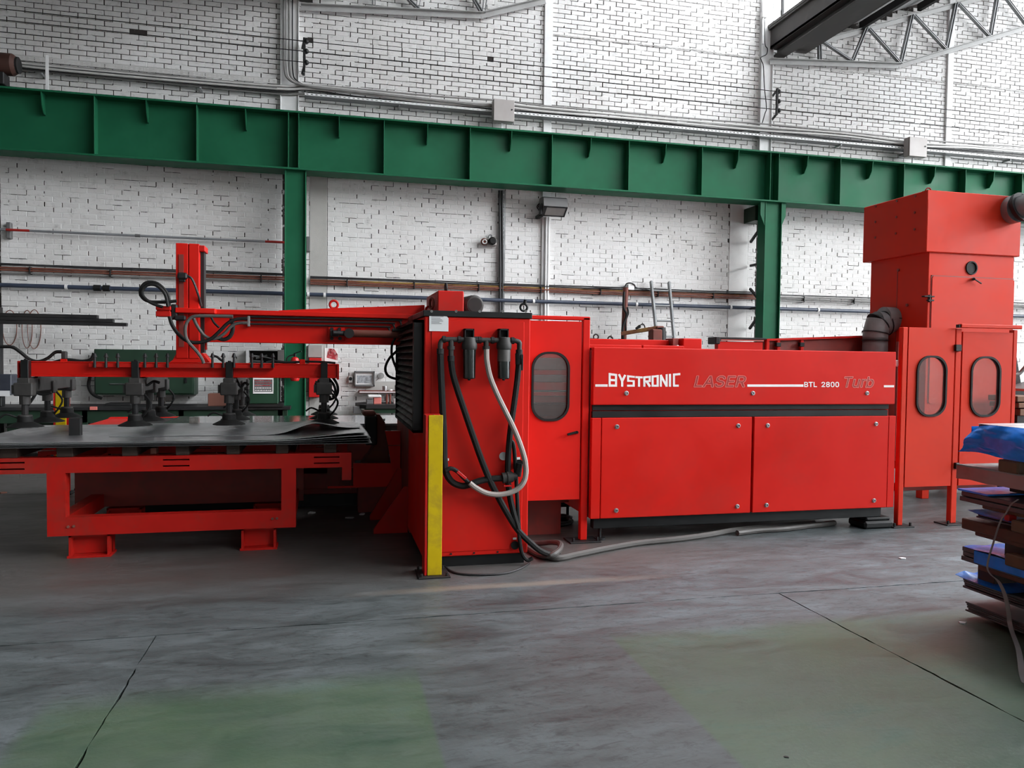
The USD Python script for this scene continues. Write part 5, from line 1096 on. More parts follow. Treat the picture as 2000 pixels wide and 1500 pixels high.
floor_hose('floor_hose', 'dark hoses curling on the floor under the red door', [(1000, 1020), (1040, 1018), (1080, 1015), (1105, 1013), (1116, 1018), (1100, 1024), (1060, 1027), (1020, 1030)], .022, 'black_rubber')
floor_hose('floor_hose', 'dark looped hose behind the yellow post shadow under the red door', [(1030, 1012), (1070, 1009), (1100, 1007), (1112, 1011), (1090, 1015)], .02, 'black_rubber')
# yellow posts
def post(label, x0, x1, y, ztop):
    b = thing('yellow_post', label, 'post')
    part(b, 'face', B(x0, x1, y, y + .014, .012, ztop, .003), 'yellow_paint')
    part(b, 'web', B((x0 + x1) / 2 - .005, (x0 + x1) / 2 + .005, y + .014, y + .13, .012, ztop - .004), 'rusty_red')
    part(b, 'rear_flange', B(x0 - .02, x1, y + .13, y + .144, .012, ztop, .003), 'worn_red_paint')
    part(b, 'side_plate', B(x0 - .022, x0 - .004, y + .002, y + .14, .012, ztop, .003), 'worn_red_paint')
    bp_ = part(b, 'base_plate', B(x0 - .07, x1 + .06, y - .05, y + .2, 0, .012, .003), 'dark_steel')
    for dx, dy in ((-.045, -.025), (x1 - x0 + .035, -.025), (-.045, .175), (x1 - x0 + .035, .175)): part(bp_, 'bolt', MB().cyl((x0 + dx, y + dy, .01), (x0 + dx, y + dy, .035), .01, n=6), 'dark_steel')
post('worn yellow steel post in front of the red cooling cabinet', P(836, 960, -8.08)[0], P(864, 960, -8.08)[0], -8.08, P(850, 811, -8.08)[2])
yp = -4.0; a, b = P(108, 800, yp)[0], P(129, 800, yp)[0]
yb = post('small distant yellow steel post behind the left end of the sheet stack', a, b, yp, P(118, 762, yp)[2])

# ================================================================ laser cabinet with lettering
YL = -7.30
lc = thing('laser_cabinet', 'long red laser machine cabinet with white lettering and two lower panels', 'machine')
lx0, lx1 = P(1158.5, 730, YL)[0], P(1749.5, 740, YL)[0]
zz = lambda px, py, Y=YL: P(px, py, Y)[2]
lz = dict(top=(zz(1160, 679.4) + zz(1750, 686)) / 2, up=(zz(1159, 791.3) + zz(1748, 789.6)) / 2, mid=(zz(1174, 816.8) + zz(1748, 812)) / 2, bot=(zz(1154, 1015.2) + zz(1745, 989.6)) / 2)
YB2 = -6.15
part(lc, 'body', B(lx0 + .02, lx1 - .03, YL + .05, YB2, lz['bot'] + .01, lz['top'] - .03, .004), 'red_paint')
PN = {}
PN['u'] = part(lc, 'upper_panel', B(lx0, lx1, YL, YL + .05, lz['up'], lz['top'], .006), 'red_paint')
part(lc, 'side_panel', B(lx0, lx0 + .02, YL + .05, YB2, lz['bot'], lz['top'], .003), 'red_paint')
part(lc, 'top_cover', B(lx0, lx1, YL + .04, YB2, lz['top'] - .03, lz['top'] - .006, .003), 'red_paint')
zb1 = (lz['up'] + lz['mid']) / 2 + .004
part(lc, 'black_band', B(lx0 + .01, lx1 - .04, YL + .035, YL + .055, zb1 + .003, lz['up'], .002), 'black_paint')
part(lc, 'black_band', B(lx0 + .005, lx1 - .06, YL + .02, YL + .055, lz['mid'], zb1 - .003, .003), 'black_paint')
xs1 = [lx0 - .004, P(1174, 900, YL)[0], P(1468, 900, YL)[0], P(1471, 900, YL)[0], P(1734, 900, YL)[0], P(1748, 900, YL)[0]]
g = .003
part(lc, 'corner_strip', B(xs1[0], xs1[1] - g, YL + .002, YL + .05, lz['bot'], lz['mid'], .004), 'red_paint')
PN['l'] = part(lc, 'lower_panel', B(xs1[1] + g * .3, xs1[2] - g, YL, YL + .045, lz['bot'], lz['mid'], .005), 'red_paint')
PN['r'] = part(lc, 'lower_panel', B(xs1[3] + g, xs1[4] - g * .3, YL, YL + .045, lz['bot'], lz['mid'], .005), 'red_paint')
part(lc, 'corner_strip', B(xs1[4] + g * .5, xs1[5], YL + .001, YL + .05, lz['bot'], lz['mid'], .004), 'red_paint')
zp0 = zz(1170, 1032, YL + .06)
part(lc, 'plinth_beam', B(lx0 + .04, lx1 - .08, YL + .05, YL + .13, zp0, lz['bot'] + .012, .004), 'black_paint')
part(lc, 'plinth_beam', B(lx0 + .04, lx1 - .08, YB2 - .1, YB2 - .02, zp0, lz['bot'] + .012, .004), 'black_paint')
for xx in (lx0 + .12, P(1715, 1020, YL)[0]):
    for yy in (YL + .06, YB2 - .16):
        if xx > 4 and yy < -7:
            a, b = P(1690, 1022, YL + .0)[0], P(1746, 1022, YL + .0)[0]
            part(lc, 'foot_block', MB().box(a, b, YL + .0, YL + .26, .0, .075, .02).box(a + .03, b - .02, YL + .02, YL + .24, .075, zp0, .012), 'black_paint')
        else: part(lc, 'levelling_foot', MB().cyl((xx, yy + .04, 0), (xx, yy + .04, .02), .05).cyl((xx, yy + .04, .02), (xx, yy + .04, zp0 + .01), .014), 'dark_steel')
for px, py in ((1223.5, 768), (1470.5, 768), (1693.5, 768), (1205, 833.5), (1442, 831.5), (1203.5, 997), (1440, 989), (1499.5, 831), (1711, 828), (1497, 986.5), (1707, 977.5)):
    c = P(px, py, YL)
    part(PN['u' if py < 800 else 'l' if px < 1469 else 'r'], 'cap_screw', MB().lathe([(0, .004), (.006, .004), (.008, .012), (.015, .012), (.016, .004), (.021, .003), (.021, 0)], c, (0, -1, 0), 14), 'bare_steel')
# lettering
def flat(polys, y0, y1):
    mp = lambda x, y: np.array([(q[0], q[2]) for q in (P(a, b, YL) for a, b in zip(x, y))]).T
    from shapely.ops import transform
    g_ = transform(lambda x, y: tuple(mp(np.atleast_1d(x), np.atleast_1d(y))), polys)
    return MB().poly(g_, 'y', y0, y1)
ox, oy, kz = 1130, 640, 1 / 5.882
def top_y(x): return np.interp(x, [340, 440, 560, 650, 740, 830, 930, 1060, 1170], [518, 532, 545, 556, 560, 552, 542, 530, 520])
def bar(x0, x1, v0, v1):                          # v: 0 at the letter's top, 1 at the baseline
    f = lambda x, v: (x, top_y(x) + (678 - top_y(x)) * v)
    return Polygon([f(x0, v0), f(x1, v0), f(x1, v1), f(x0, v1)])
def seg(a, b, w):
    f = lambda x, v: (x, top_y(x) + (678 - top_y(x)) * v)
    return LineString([f(*a), f(*b)]).buffer(w / 2, cap_style=2)
t_, h_ = 24, .17
L_ = []
def letter(*ps): L_.append(unary_union(ps))
letter(bar(192, 334, 1 - .17, 1.0))
letter(bar(345, 345 + t_, 0, 1), bar(417, 441, 0, 1), bar(345, 441, 0, h_), bar(345, 441, .42, .42 + h_), bar(345, 441, 1 - h_, 1))
letter(seg((463, 0), (500, .55), 25), seg((535, 0), (500, .55), 25), bar(487, 512, .5, 1))
letter(bar(556, 645, 0, .18), bar(556, 580, 0, .55), bar(556, 645, .40, .57), bar(621, 645, .42, 1), bar(556, 645, .82, 1))
letter(bar(651, 736, 0, .2), bar(681, 706, 0, 1))
letter(bar(742, 767, 0, 1), bar(742, 829, 0, .19), bar(805, 829, 0, .56), bar(742, 829, .40, .57), seg((782, .52), (820, 1.0), 27))
letter(bar(838, 862, 0, 1), bar(896, 920, 0, 1), bar(838, 920, 0, .18), bar(838, 920, .83, 1))
letter(bar(932, 956, 0, 1), bar(999, 1023, 0, 1), seg((942, .02), (1012, .98), 25))
letter(bar(1036, 1062, 0, 1))
letter(bar(1082, 1106, 0, 1), bar(1082, 1168, 0, .16), bar(1082, 1150, .84, 1))
for g_ in L_:
    px = affinity.affine_transform(g_, [kz, 0, 0, kz, ox, oy])
    part(PN['u'], 'letter', flat(px, YL - .0022, YL - .0002), 'print_white')
def text_shape(txt, bold=False):
    tm = meshkit.text_mesh(txt, 1.0, .1, bold=bold)
    up = tm.face_normals[:, 2] > .9
    return unary_union([Polygon(tm.vertices[f][:, :2]).buffer(.004) for f in tm.faces[up]])
def fit(g_, x0, y0, x1, y1, shear=0.0):
    a, b, c, d = g_.bounds
    if shear: g_ = affinity.affine_transform(g_, [1, shear, 0, 1, 0, 0]); a, b, c, d = g_.bounds
    sx_, sy_ = (x1 - x0) / (c - a), (y1 - y0) / (d - b)
    return affinity.affine_transform(g_, [sx_, 0, 0, -sy_, x0 - a * sx_, y1 + b * sy_])
for txt, bx_, sh in (('LASER', (1355, 733.5, 1457.5, 756.3), .22), ('Turb', (1649, 735.3, 1707, 757.3), .22)):
    sp = ''.join(c + ('\u2009' if txt == 'LASER' else '') for c in txt)
    g_ = fit(text_shape(txt, True), *bx_, shear=sh)
    part(PN['u'], 'lettering', flat(g_.buffer(-.35), YL - .0012, YL - .0002), 'print_dark_red', label=f'dark red italic word {txt}')
    part(PN['u'], 'lettering_outline', flat(g_.buffer(.35).difference(g_.buffer(-.5)), YL - .002, YL - .0002), 'print_pink', label=f'thin pale outline of the word {txt}')
g_ = fit(text_shape('BTL  2800', True), 1570.5, 745.7, 1638.8, 756.2)
part(PN['u'], 'lettering', flat(g_, YL - .002, YL - .0002), 'print_white', label='white text BTL 2800')
for a, b, y0, y1 in ((1459.5, 1569, 750.8, 755.4), (1726, 1746, 752.4, 756.4)): part(PN['u'], 'stripe', flat(sbox(a, y0, b, y1), YL - .002, YL - .0002), 'print_white')
single('push_button', 'small pale indicator at the right end of the laser cabinet', 'button', bpx(1751, 703, 1757, 716, YL + .1, .12, .01), 'print_white')

# ================================================================ cutting gantry seen over and beside the laser cabinet
cgn = thing('cutting_gantry', 'red beams of the cutting gantry showing above the laser cabinet', 'machine')
Yg = -5.6
X0, X1, Z0, Z1 = rect(1060, 662, 1338, 674, Yg); zA = P(1240, 663, Yg)[2]
part(cgn, 'beam', B(X0, X1, Yg, Yg + .18, zA - .16, zA, .006), 'red_paint')
part(cgn, 'cover', B(P(1120, 674, -6.0)[0], P(1250, 674, -6.0)[0], -6.05, -5.7, 1.0, P(1180, 673.5, -6.0)[2], .006), 'red_paint')
part(cgn, 'cover', B(P(1252, 678, -6.0)[0], P(1332, 678, -6.0)[0], -6.05, -5.7, 1.0, P(1290, 675, -6.0)[2], .006), 'red_paint')
X0, X1, Z0, Z1 = rect(1334, 661, 1371, 682, -5.75)
part(cgn, 'head_box', B(X0, X1, -5.75, -5.35, Z0 - .15, Z1, .01), 'red_paint')
part(cgn, 'head_post', B(X0 - .1, X0 - .03, -5.7, -5.5, Z0 - .15, Z1, .005), 'dull_red_steel')
part(cgn, 'cap', MB().cyl(P(1320, 682, -6.0), P(1320, 674, -6.0), .03), 'bare_steel')
for px, py in ((1164, 658), (1192, 662)): part(cgn, 'lifting_eye', MB().ring(P(px, py, Yg + .1), .028, .008, (0, 1, 0)), 'dark_steel')
X0, X1, Z0, Z1 = rect(1402, 661, 1490, 684, -5.3)
part(cgn, 'rail_panel', B(X0, X1, -5.3, -5.22, .9, Z1 - .04, .005), 'red_paint')
part(cgn, 'black_rail', B(X0 - .03, X1 + .02, -5.34, -5.2, Z1 - .01, Z1 + .01, .003), 'dark_steel')
part(cgn, 'pale_strip', B(X0 + .03, X1, -5.32, -5.3, Z1 - .03, Z1 - .012), 'print_pink')
part(cgn, 'end_block', bpx(1398, 658, 1407, 672, -5.36, .2, .008), 'dark_steel')
pts = [P(1491, 664, -5.25), P(1600, 660.5, -5.25), P(1700, 657, -5.25), P(1775, 654, -5.25), P(1775, 690, -5.25), P(1491, 690, -5.25)]
part(cgn, 'long_beam', MB().poly([(min(q[0], 6.83), q[2]) for q in pts], 'y', -5.25, -5.1), 'dull_red_steel')
part(cgn, 'beam_flange', MB().obox(P(1489, 664, -5.2), P(1728, 656, -5.2), .2, .025), 'red_paint')
for px in (1500, 1521, 1567): part(cgn, 'rib', bpx(px - 3, 664, px + 3, 690, -5.29, .04), 'red_paint')
for px in (1521, 1567): part(cgn, 'stop', bpx(px - 4, 669, px + 5, 677, -5.33, .05, .005), 'dark_steel')
part(cgn, 'side_wall', B(P(1749, 760, -5.9)[0] + .02, P(1790, 760, -5.9)[0], -5.9, -5.86, .45, 1.85, .004), 'dull_red_steel')
part(cgn, 'stand', B(3.2, 3.32, Yg + .02, Yg + .16, 0, zA - .15), 'dull_red_steel'); part(cgn, 'stand', B(5.0, 5.1, -5.24, -5.12, 0, 1.6), 'dull_red_steel')
part(cgn, 'stand', B(4.55, 4.65, -5.29, -5.23, 0, 1.0), 'dull_red_steel')
# guards behind the glazed door
bg = thing('bellows_guard', 'grey and red horizontal guards behind the window of the left red door', 'guard')
for k, (y0, y1, mt_) in enumerate(((680, 699, 'red_paint'), (699, 722, 'grey_plastic'), (722, 732, 'red_paint'), (732, 746, 'grey_plastic'), (746, 762, 'red_paint'), (762, 765, 'grey_plastic'), (765, 773, 'red_paint'), (773, 786, 'dull_red_steel'), (786, 790, 'dark_steel'), (790, 812, 'dark_steel'), (812, 880, 'dull_red_steel'))):
    Yk = -7.02 + (.03 if 'red' in mt_ else 0); a, b = P(1020, 760, Yk)[0], P(1122, 760, Yk)[0]
    part(bg, 'guard_strip', B(a, b, Yk, Yk + .1, P(1075, y1, Yk)[2], P(1075, y0, Yk)[2] - .004, .004), mt_)
part(bg, 'stand', B(1.75, 2.1, -6.92, -6.88, 0, 1.75), 'dull_red_steel')

# ================================================================ doors
def window(parent, x0, y0, x1, y1, Y, seal=.019):
    X0, X1, Z0, Z1 = rect(x0, y0, x1, y1, Y); r = (X1 - X0) * .42
    o = rrect(X0, Z0, X1, Z1, r); i = rrect(X0 + seal, Z0 + seal, X1 - seal, Z1 - seal, r - seal * .8)
    w = part(parent, 'window_seal', MB().poly(o.difference(i), 'y', Y - .014, Y + .02), 'black_rubber')
    part(w, 'pane', MB().poly(rrect(X0 + .01, Z0 + .01, X1 - .01, Z1 - .01, r), 'y', Y + .006, Y + .012), 'pane', smooth=False)
    return rrect(X0 + .012, Z0 + .012, X1 - .012, Z1 - .012, r)
def leaf(parent, X0, X1, Z0, Z1, Y, hole, mt):
    return part(parent, 'door_leaf', MB().poly(sbox(X0, Z0, X1, Z1).difference(hole), 'y', Y, Y + .035), mt)
YD = -7.25
d1 = thing('safety_door', 'red safety door with a rounded window between the cooling cabinet and the laser cabinet', 'door')
xj = P(1139.5, 800, YD)[0]; xL1 = 1.56
h = window(d1, 1037.5, 687, 1112, 822.5, YD)
zd0, zd1 = P(1085, 976.5, YD)[2], P(1085, 627, YD)[2]
dl1 = leaf(d1, xL1, P(1134, 800, YD)[0], zd0, zd1, YD, h, 'red_paint')
px0, px1 = P(1133.5, 850, YD)[0] + .012, P(1147, 850, YD)[0] + .012
part(d1, 'frame_post', B(px0, px1, YD - .0, YD + .06, .012, P(1140, 620, YD)[2], .006), 'red_paint')
part(d1, 'frame_bar', B(xL1, px1, YD + .0, YD + .06, P(1090, 624.5, YD)[2], P(1090, 617, YD)[2], .006), 'red_paint')
part(d1, 'frame_post', B(xL1 + .003, xL1 + .05, YD + .06, YD + .12, .0, P(1040, 620, YD)[2], .006), 'red_paint')
bq1 = part(d1, 'base_plate', B(px0 - .11, px1 + .11, YD - .07, YD + .14, 0, .012, .003), 'dark_steel')
for dx in (-.08, .09): part(bq1, 'anchor_bolt', MB().cyl(((px0 + px1) / 2 + dx * 1.3, YD - .03, .01), ((px0 + px1) / 2 + dx * 1.3, YD - .03, .045), .012, n=6), 'dark_steel')
part(dl1, 'handle', MB().obox(P(1108, 849, YD - .04), P(1128, 843.5, YD - .04), .014, .02, c=.004).cyl(P(1127, 844.5, YD - .05), P(1127, 844.5, YD), .013), 'black_paint')
part(d1, 'rear_plate', B(1.62, 2.2, -6.84, -6.81, .27, .41), 'dull_red_steel')
part(d1, 'rear_plate_stand', B(1.64, 1.70, -6.81, -6.76, 0, .29), 'dull_red_steel')

d2 = thing('safety_doors', 'pair of red safety doors with two rounded windows in front of the dust tower', 'door')
X = lambda px: P(px, 800, YD)[0]
zt1_, zb1_ = P(1815, 640, YD)[2], P(1815, 950, YD)[2]
h1 = window(d2, 1789, 694.5, 1848, 813.5, YD); h2 = window(d2, 1894.5, 696, 1953, 814, YD)
leaf(d2, X(1771), X(1861), zb1_, zt1_, YD, h1, 'lit_red_paint')
leaf(d2, X(1876.5), X(1973.5), zb1_, zt1_ - .03, YD, h2, 'lit_red_paint')
for a, b in ((1759.5, 1769.5), (1863, 1874.5), (1975, 1983)):
    xa, xb = X(a), X(b)
    part(d2, 'frame_post', B(xa, xb, YD, YD + .06, .012, zt1_, .006), 'lit_red_paint')
    bq_ = part(d2, 'base_plate', B(xa - .09, xb + .09, YD - .06, YD + .12, 0, .012, .003), 'dark_steel')
    for dx in (-.06, .06): part(bq_, 'anchor_bolt', MB().cyl(((xa + xb) / 2 + dx * 1.5, YD - .03, .01), ((xa + xb) / 2 + dx * 1.5, YD - .03, .045), .012, n=6), 'dark_steel')
part(d2, 'sliding_rail', B(X(1865), X(1983.5), YD - .05, YD + .0, P(1920, 641, YD - .05)[2], P(1920, 633.5, YD - .05)[2], .006), 'lit_red_paint')
part(d2, 'rail_end', B(X(1862), X(1867), YD - .04, YD + .0, P(1865, 640, YD)[2], P(1865, 634, YD)[2]), 'black_paint')
part(d2, 'hinge', bpx(1867.5, 673, 1879, 686, YD - .025, .03, .004), 'black_paint'); part(d2, 'hinge', bpx(1867, 904, 1875, 916, YD - .025, .03, .004), 'black_paint')
part(d2, 'lower_rail', B(X(1771), X(1973), -7.13, -7.09, zb1_ - .06, zb1_ + .02, .004), 'dull_red_steel')

# ================================================================ dust tower with elbow ducts
YW = -6.0
tw = thing('dust_tower', 'tall red dust collector tower with an overhanging hood', 'dust collector')
tx0, tx1 = P(1812, 580, YW)[0], P(1978.5, 580, YW)[0]; ty1 = YW + .98
hx0, hx1 = P(1812, 440, YW - .02)[0], P(1993, 440, YW - .02)[0]
hz1, hz0 = P(1812, 371, YW - .02)[2], P(1812, 492, YW - .02)[2]
part(tw, 'body', B(tx0, tx1, YW, ty1, .3, hz0 + .03, .006), 'lit_red_paint')
ho_ = part(tw, 'hood', B(hx0 - .02, hx1, YW - .03, ty1 + .08, hz0, hz1, .008), 'lit_red_paint')
for k in ((0, 0), (1, 0), (0, 1), (1, 1)):
    a, b = (tx0 + .02, tx1 - .12)[k[0]], (YW + .02, ty1 - .12)[k[1]]
    part(tw, 'leg', B(a, a + .1, b, b + .1, 0, .31, .005), 'lit_red_paint')
xs_ = hx0 - .02
for py, pxs in ((355, None),):
    pass
for px, py in ((1788, 383), (1752, 392.5), (1711, 403), (1787, 415), (1751, 424), (1710, 433.5), (1786.5, 448), (1750, 456), (1710, 464)):
    q = PX(px, py, xs_); part(ho_, 'rivet', MB().cyl(q, q - (.008, 0, 0), .015, n=8), 'dull_red_steel')
for zq in (hz1,):
    tri = [(YW - .03, zq - .002), (YW + .06, zq - .002), (YW - .03, zq - .11)]; part(ho_, 'corner_plate', MB().poly(tri, 'x', xs_ - .004, xs_), 'lit_red_paint')
    tri = [(hx0 - .02, zq - .002), (hx0 + .10, zq - .002), (hx0 - .02, zq - .11)]; part(ho_, 'corner_plate', MB().poly(tri, 'y', YW - .034, YW - .03), 'lit_red_paint')
c = P(1897, 523.5, YW); part(tw, 'port_hole', MB().lathe([(0, .002), (.062, .002), (.066, .014), (.08, .014), (.082, 0)], c, (0, -1, 0), 24), 'black_rubber')
# hinged front door
gz1, gx0 = P(1890, 540.5, YW)[2], P(1817, 580, YW)[0]
dz0 = P(1890, 640, YW)[2] - .9
ad_ = part(tw, 'access_door', MB().poly(rrect(gx0 + .012, dz0, tx1 + .0, gz1 - .012, .03), 'y', YW - .012, YW), 'lit_red_paint')
part(tw, 'door_gap', B(gx0, gx0 + .014, YW - .004, YW, dz0, gz1).box(gx0, tx1, YW - .004, YW, gz1 - .012, gz1), 'dull_red_steel')
part(ad_, 'latch', MB().cyl(P(1902, 545, YW - .06), P(1902, 545, YW - .01), .016).obox(P(1903, 545, YW - .055), P(1917, 554, YW - .055), .014, .014, c=.003), 'dark_steel')
part(ad_, 'hinge', MB().tm(bpx(1806, 577.5, 1826, 580, YW - .05, .05, .003).mesh()).tm(bpx(1814, 585, 1825, 588, YW - .05, .04, .003).mesh()).cyl(P(1815, 576, YW - .03), P(1815, 590, YW - .03), .016), 'dark_steel')
for px, py in ((1756, 527.5), (1773, 596)):
    q = PX(px, py, tx0); part(tw, 'bolt', MB().cyl(q, q - (.02, 0, 0), .018, n=8), 'dull_red_steel')
q0, q1 = PX(1753.5, 530, tx0), PX(1753.5, 592, tx0); part(tw, 'panel_seam', B(tx0 - .004, tx0, q0[1] - .004, q0[1] + .004, q1[2] - 1, q0[2]), 'dull_red_steel')
part(tw, 'lifting_eye', MB().ring((hx0 + .03, YW + .02, hz1 + .004), .03, .009, (.3, 1, 0)), 'dull_red_steel')
q = P(1887, 372, YW + .3); part(ho_, 'vent_cap', MB().lathe([(0, 0), (.1, 0), (.12, .02), (.06, .06), (0, .06)], (q[0], YW + .3, hz1)), 'print_white')
def duct(parent, pts, r, mt, rings):
    p = spline(np.array(pts), 5) if len(pts) > 2 else np.array(pts)
    part(parent, 'duct', MB().tube(p, r, n=28, smooth=False), mt)
    for k in rings:
        d = p[min(k + 1, len(p) - 1)] - p[max(k - 1, 0)]; d /= np.linalg.norm(d)
        part(parent, 'duct_seam', MB().cyl(p[k] - d * .008, p[k] + d * .008, r + .009, n=28), 'galvanised')
def mitred(parent, corners, r, mt):
    """duct of straight gores"""
    for a, b in zip(corners[:-1], corners[1:]):
        a, b = np.array(a, float), np.array(b, float); d = (b - a) / np.linalg.norm(b - a)
        part(parent, 'duct_gore', MB().cyl(a - d * .03, b + d * .03, r, n=28), mt)
    for a, q, b in zip(corners[:-2], corners[1:-1], corners[2:]):
        d = np.array(b, float) - np.array(a, float); d /= np.linalg.norm(d)
        part(parent, 'duct_seam', MB().cyl(np.array(q) - d * .006, np.array(q) + d * .006, r * 1.075, n=28), 'dark_steel')
dq = thing('elbow_duct', 'grey sheet metal elbow duct rising from the machine into the side of the red tower', 'duct')
q = P(1709, 680, -5.45); r = (P(1728.5, 680, -5.45)[0] - P(1689, 680, -5.45)[0]) / 2
zc = PX(1765, 624, tx0)[2] + .015; xd, yd = q[0], -5.45
z1 = P(1709, 655, -5.45)[2]
mitred(dq, [(xd, yd, .5), (xd, yd, z1 - .06), (xd, yd, z1 + .03), (xd + .035, yd, z1 + .15), (xd + .13, yd, zc - .06), (xd + .27, yd, zc), (tx0 - .12, yd, zc)], r, 'duct_grey')
part(dq, 'red_stub', MB().cyl((tx0 - .14, yd, zc), (tx0 - .001, yd, zc), r * .98, n=28), 'lit_red_paint', label='red stub on the tower side')
d3 = thing('exhaust_duct', 'dirty grey exhaust pipe leaving the hood of the red tower at the right edge', 'duct')
c = P(1976, 410, YW - .03); e = P(2012, 366, YW - .5)
part(d3, 'collar', MB().cyl((c[0], YW - .03, c[2]), (c[0] - .02, YW - .16, c[2] - .0), .165, n=28), 'galvanised')
part(d3, 'band', MB().cyl((c[0] - .02, YW - .16, c[2]), (c[0] - .015, YW - .2, c[2] + .01), .175, n=28), 'dark_steel')
part(d3, 'duct', MB().tube([(c[0] - .02, YW - .18, c[2]), (c[0] + .01, YW - .27, c[2] + .02), (c[0] + .09, YW - .35, c[2] + .08), (c[0] + .2, YW - .38, c[2] + .19), (c[0] + .5, YW - .38, c[2] + .5), (c[0] + 1.6, YW - .38, c[2] + 1.6)], .135, n=24, step=4), 'duct_grey')
# things glimpsed right of the doors
lp = thing('leaning_plate', 'dark tilted steel plate standing right of the red doors', 'plate')
pts = [P(1978, 688, -5.6), P(1984, 688, -5.6), P(1996, 760, -5.6), P(2030, 745, -5.6), P(2030, 790, -5.6), P(1978, 790, -5.6)]
part(lp, 'plate', MB().poly([(q[0], q[2]) for q in pts], 'y', -5.6, -5.56), 'dark_steel')
part(lp, 'tray', MB().obox(P(1982, 761, -5.75), P(2040, 742, -5.75), .3, .03), 'galvanised')
part(lp, 'stand', B(P(1985, 790, -5.6)[0], P(2025, 790, -5.6)[0], -5.6, -5.3, 0, P(2000, 788, -5.6)[2]), 'dark_wood')
part(lp, 'hose', MB().tube([P(1980, 732, -5.8), P(1990, 730, -5.8), P(1998, 722, -5.8), P(2010, 708, -5.8)], .022), 'grey_rubber')
tk = thing('timber_stack', 'small stack of brown timber ends right of the red doors', 'timber')
for k, (y0, y1) in enumerate(((774, 785), (787, 797), (799, 812))):
    X0, X1, Z0, Z1 = rect(1987, y0, 2040, y1, -6.5); part(tk, 'timber', B(X0 + .02 * k, X1, -6.5, -6.1, Z0, Z1, .006), 'wood')
part(tk, 'stand', B(P(1990, 815, -6.5)[0], P(2040, 815, -6.5)[0], -6.48, -6.12, 0, P(2000, 812, -6.5)[2]), 'dark_steel')

# ================================================================ stack of metal sheets and timber at the right edge
XS = 3.95
def sx3(px, py): return PX(px, py, XS)
Yb = sx3(1884, 1178)[1]; W = 1.5; Y1 = -11.4
zp_ = lambda px, py: sx3(px, py)[2]
def level(name, label, cat, px, y0, y1, mt, back=0.0, dx=0.0, w=W, c=.01, front=Y1, group=None):
    yb_ = sx3(px, (y0 + y1) / 2)[1]
    return single(name, label, cat, B(XS + dx, XS + dx + w, front, yb_, zp_(px, y1), zp_(px, y0), c), mt, group=group)
zfloor = zp_(1886, 1196)
for k, yy in enumerate((-9.75, -10.6, -11.3)): single('timber_bearer', f'dark timber bearer on the floor under the sheet stack, {("hindmost", "middle", "foremost")[k]} of three', 'timber', B(XS + .12, XS + W - .1, yy - .06, yy + .06, 0, zp_(1886, 1193), .005), 'dark_wood')
pk = thing('sheet_pack', 'lowest pack of dark brown sheets in the stack at the right edge', 'metal sheets')
yb0 = sx3(1885, 1184)[1]
z0, z1 = zp_(1886, 1193), zp_(1886, 1174)
for k in range(5): part(pk, 'sheet', B(XS + .004 * (k % 2), XS + W, Y1, yb0 - .006 * ((k * 3) % 4), z0 + (z1 - z0) * k / 5, z0 + (z1 - z0) * (k + .9) / 5, .002), 'dark_sheet')
def pack(label, px, y0, y1, n, mt, film=None, dx=0.0):
    t = thing('sheet_pack', label, 'metal sheets'); a, b = zp_(px, y1), zp_(px, y0); yb_ = sx3(px, (y0 + y1) / 2)[1]
    for k in range(n): part(t, 'sheet', B(XS + dx + .006 * ((k * 5) % 3), XS + dx + W, Y1, yb_ - .01 * ((k * 3) % 3), a + (b - a) * k / n, a + (b - a) * (k + .93) / n, .003), mt)
    return t, yb_, a, b
t2, yb2, a2, b2_ = pack('second pack of dark sheets from the floor with curled blue film', 1880, 1128, 1147, 4, 'dark_sheet')
xx, yy = np.meshgrid(np.linspace(-.03, .28, 14), np.linspace(-.35, .03, 14), indexing='ij')
def film(parent, fn, x0, y0, z0_, name='blue_film', mt='blue_film', X_=None, Y_=None):
    Xm, Ym = (xx, yy) if X_ is None else (X_, Y_); n0, n1 = Xm.shape
    Zm = fn(Xm, Ym); v = np.c_[(x0 + Xm).ravel(), (y0 + Ym).ravel(), (z0_ + Zm).ravel()]; v = np.vstack([v, v + (0, 0, .0025)]); n = n0 * n1; f = []
    for i in range(n0 - 1):
        for j in range(n1 - 1):
            a = i * n1 + j; q = (a, a + n1, a + n1 + 1, a + 1); f += [tuple(n + w_ for w_ in q), q[::-1]]
    return part(parent, name, MB().add(v, f), mt)
film(t2, lambda X, Y: .004 + .018 * np.clip((Y + .10) / .12, 0, 1) ** 2 * (1 + .5 * np.sin(X * 40)), XS, yb2, b2_)
def bearer(label, px, y0, y1, x_off=.0, w=.09, mt='wood', name='timber_bearer', ln=W, Y0=None):
    """timber laid along the stack, its long side seen"""
    yb_ = sx3(px, (y0 + y1) / 2)[1]
    return single(name, label, 'timber', B(XS + x_off, XS + x_off + w, Y1, yb_, zp_(px, y1), zp_(px, y0), .006), mt)
def block(label, px0, px1, y0, y1, mt='wood', ln=.5):
    a, b = sx3(px0, (y0 + y1) / 2)[1], sx3(px1, (y0 + y1) / 2)[1]
    xm = (px0 + px1) / 2
    return single('timber_block', label, 'timber', B(XS - .03, XS - .03 + ln, b, a, zp_(px0, y1), zp_(px0, y0), .008), mt)
single('timber_block', 'dark spacer timber above the second sheet pack', 'timber', B(XS + .06, XS + W - .1, -9.75, -9.62, b2_ + .0, zp_(1906, 1113), .005), 'dark_wood')
bearer('reddish timber bearer lying under the thick blue sheet pack', 1906, 1102, 1112.5, mt='reddish_wood', x_off=.01)
t3, yb3, a3, b3_ = pack('thick sheet pack with a blue wrapped side in the stack at the right edge', 1877, 1066, 1093, 3, 'dark_sheet')
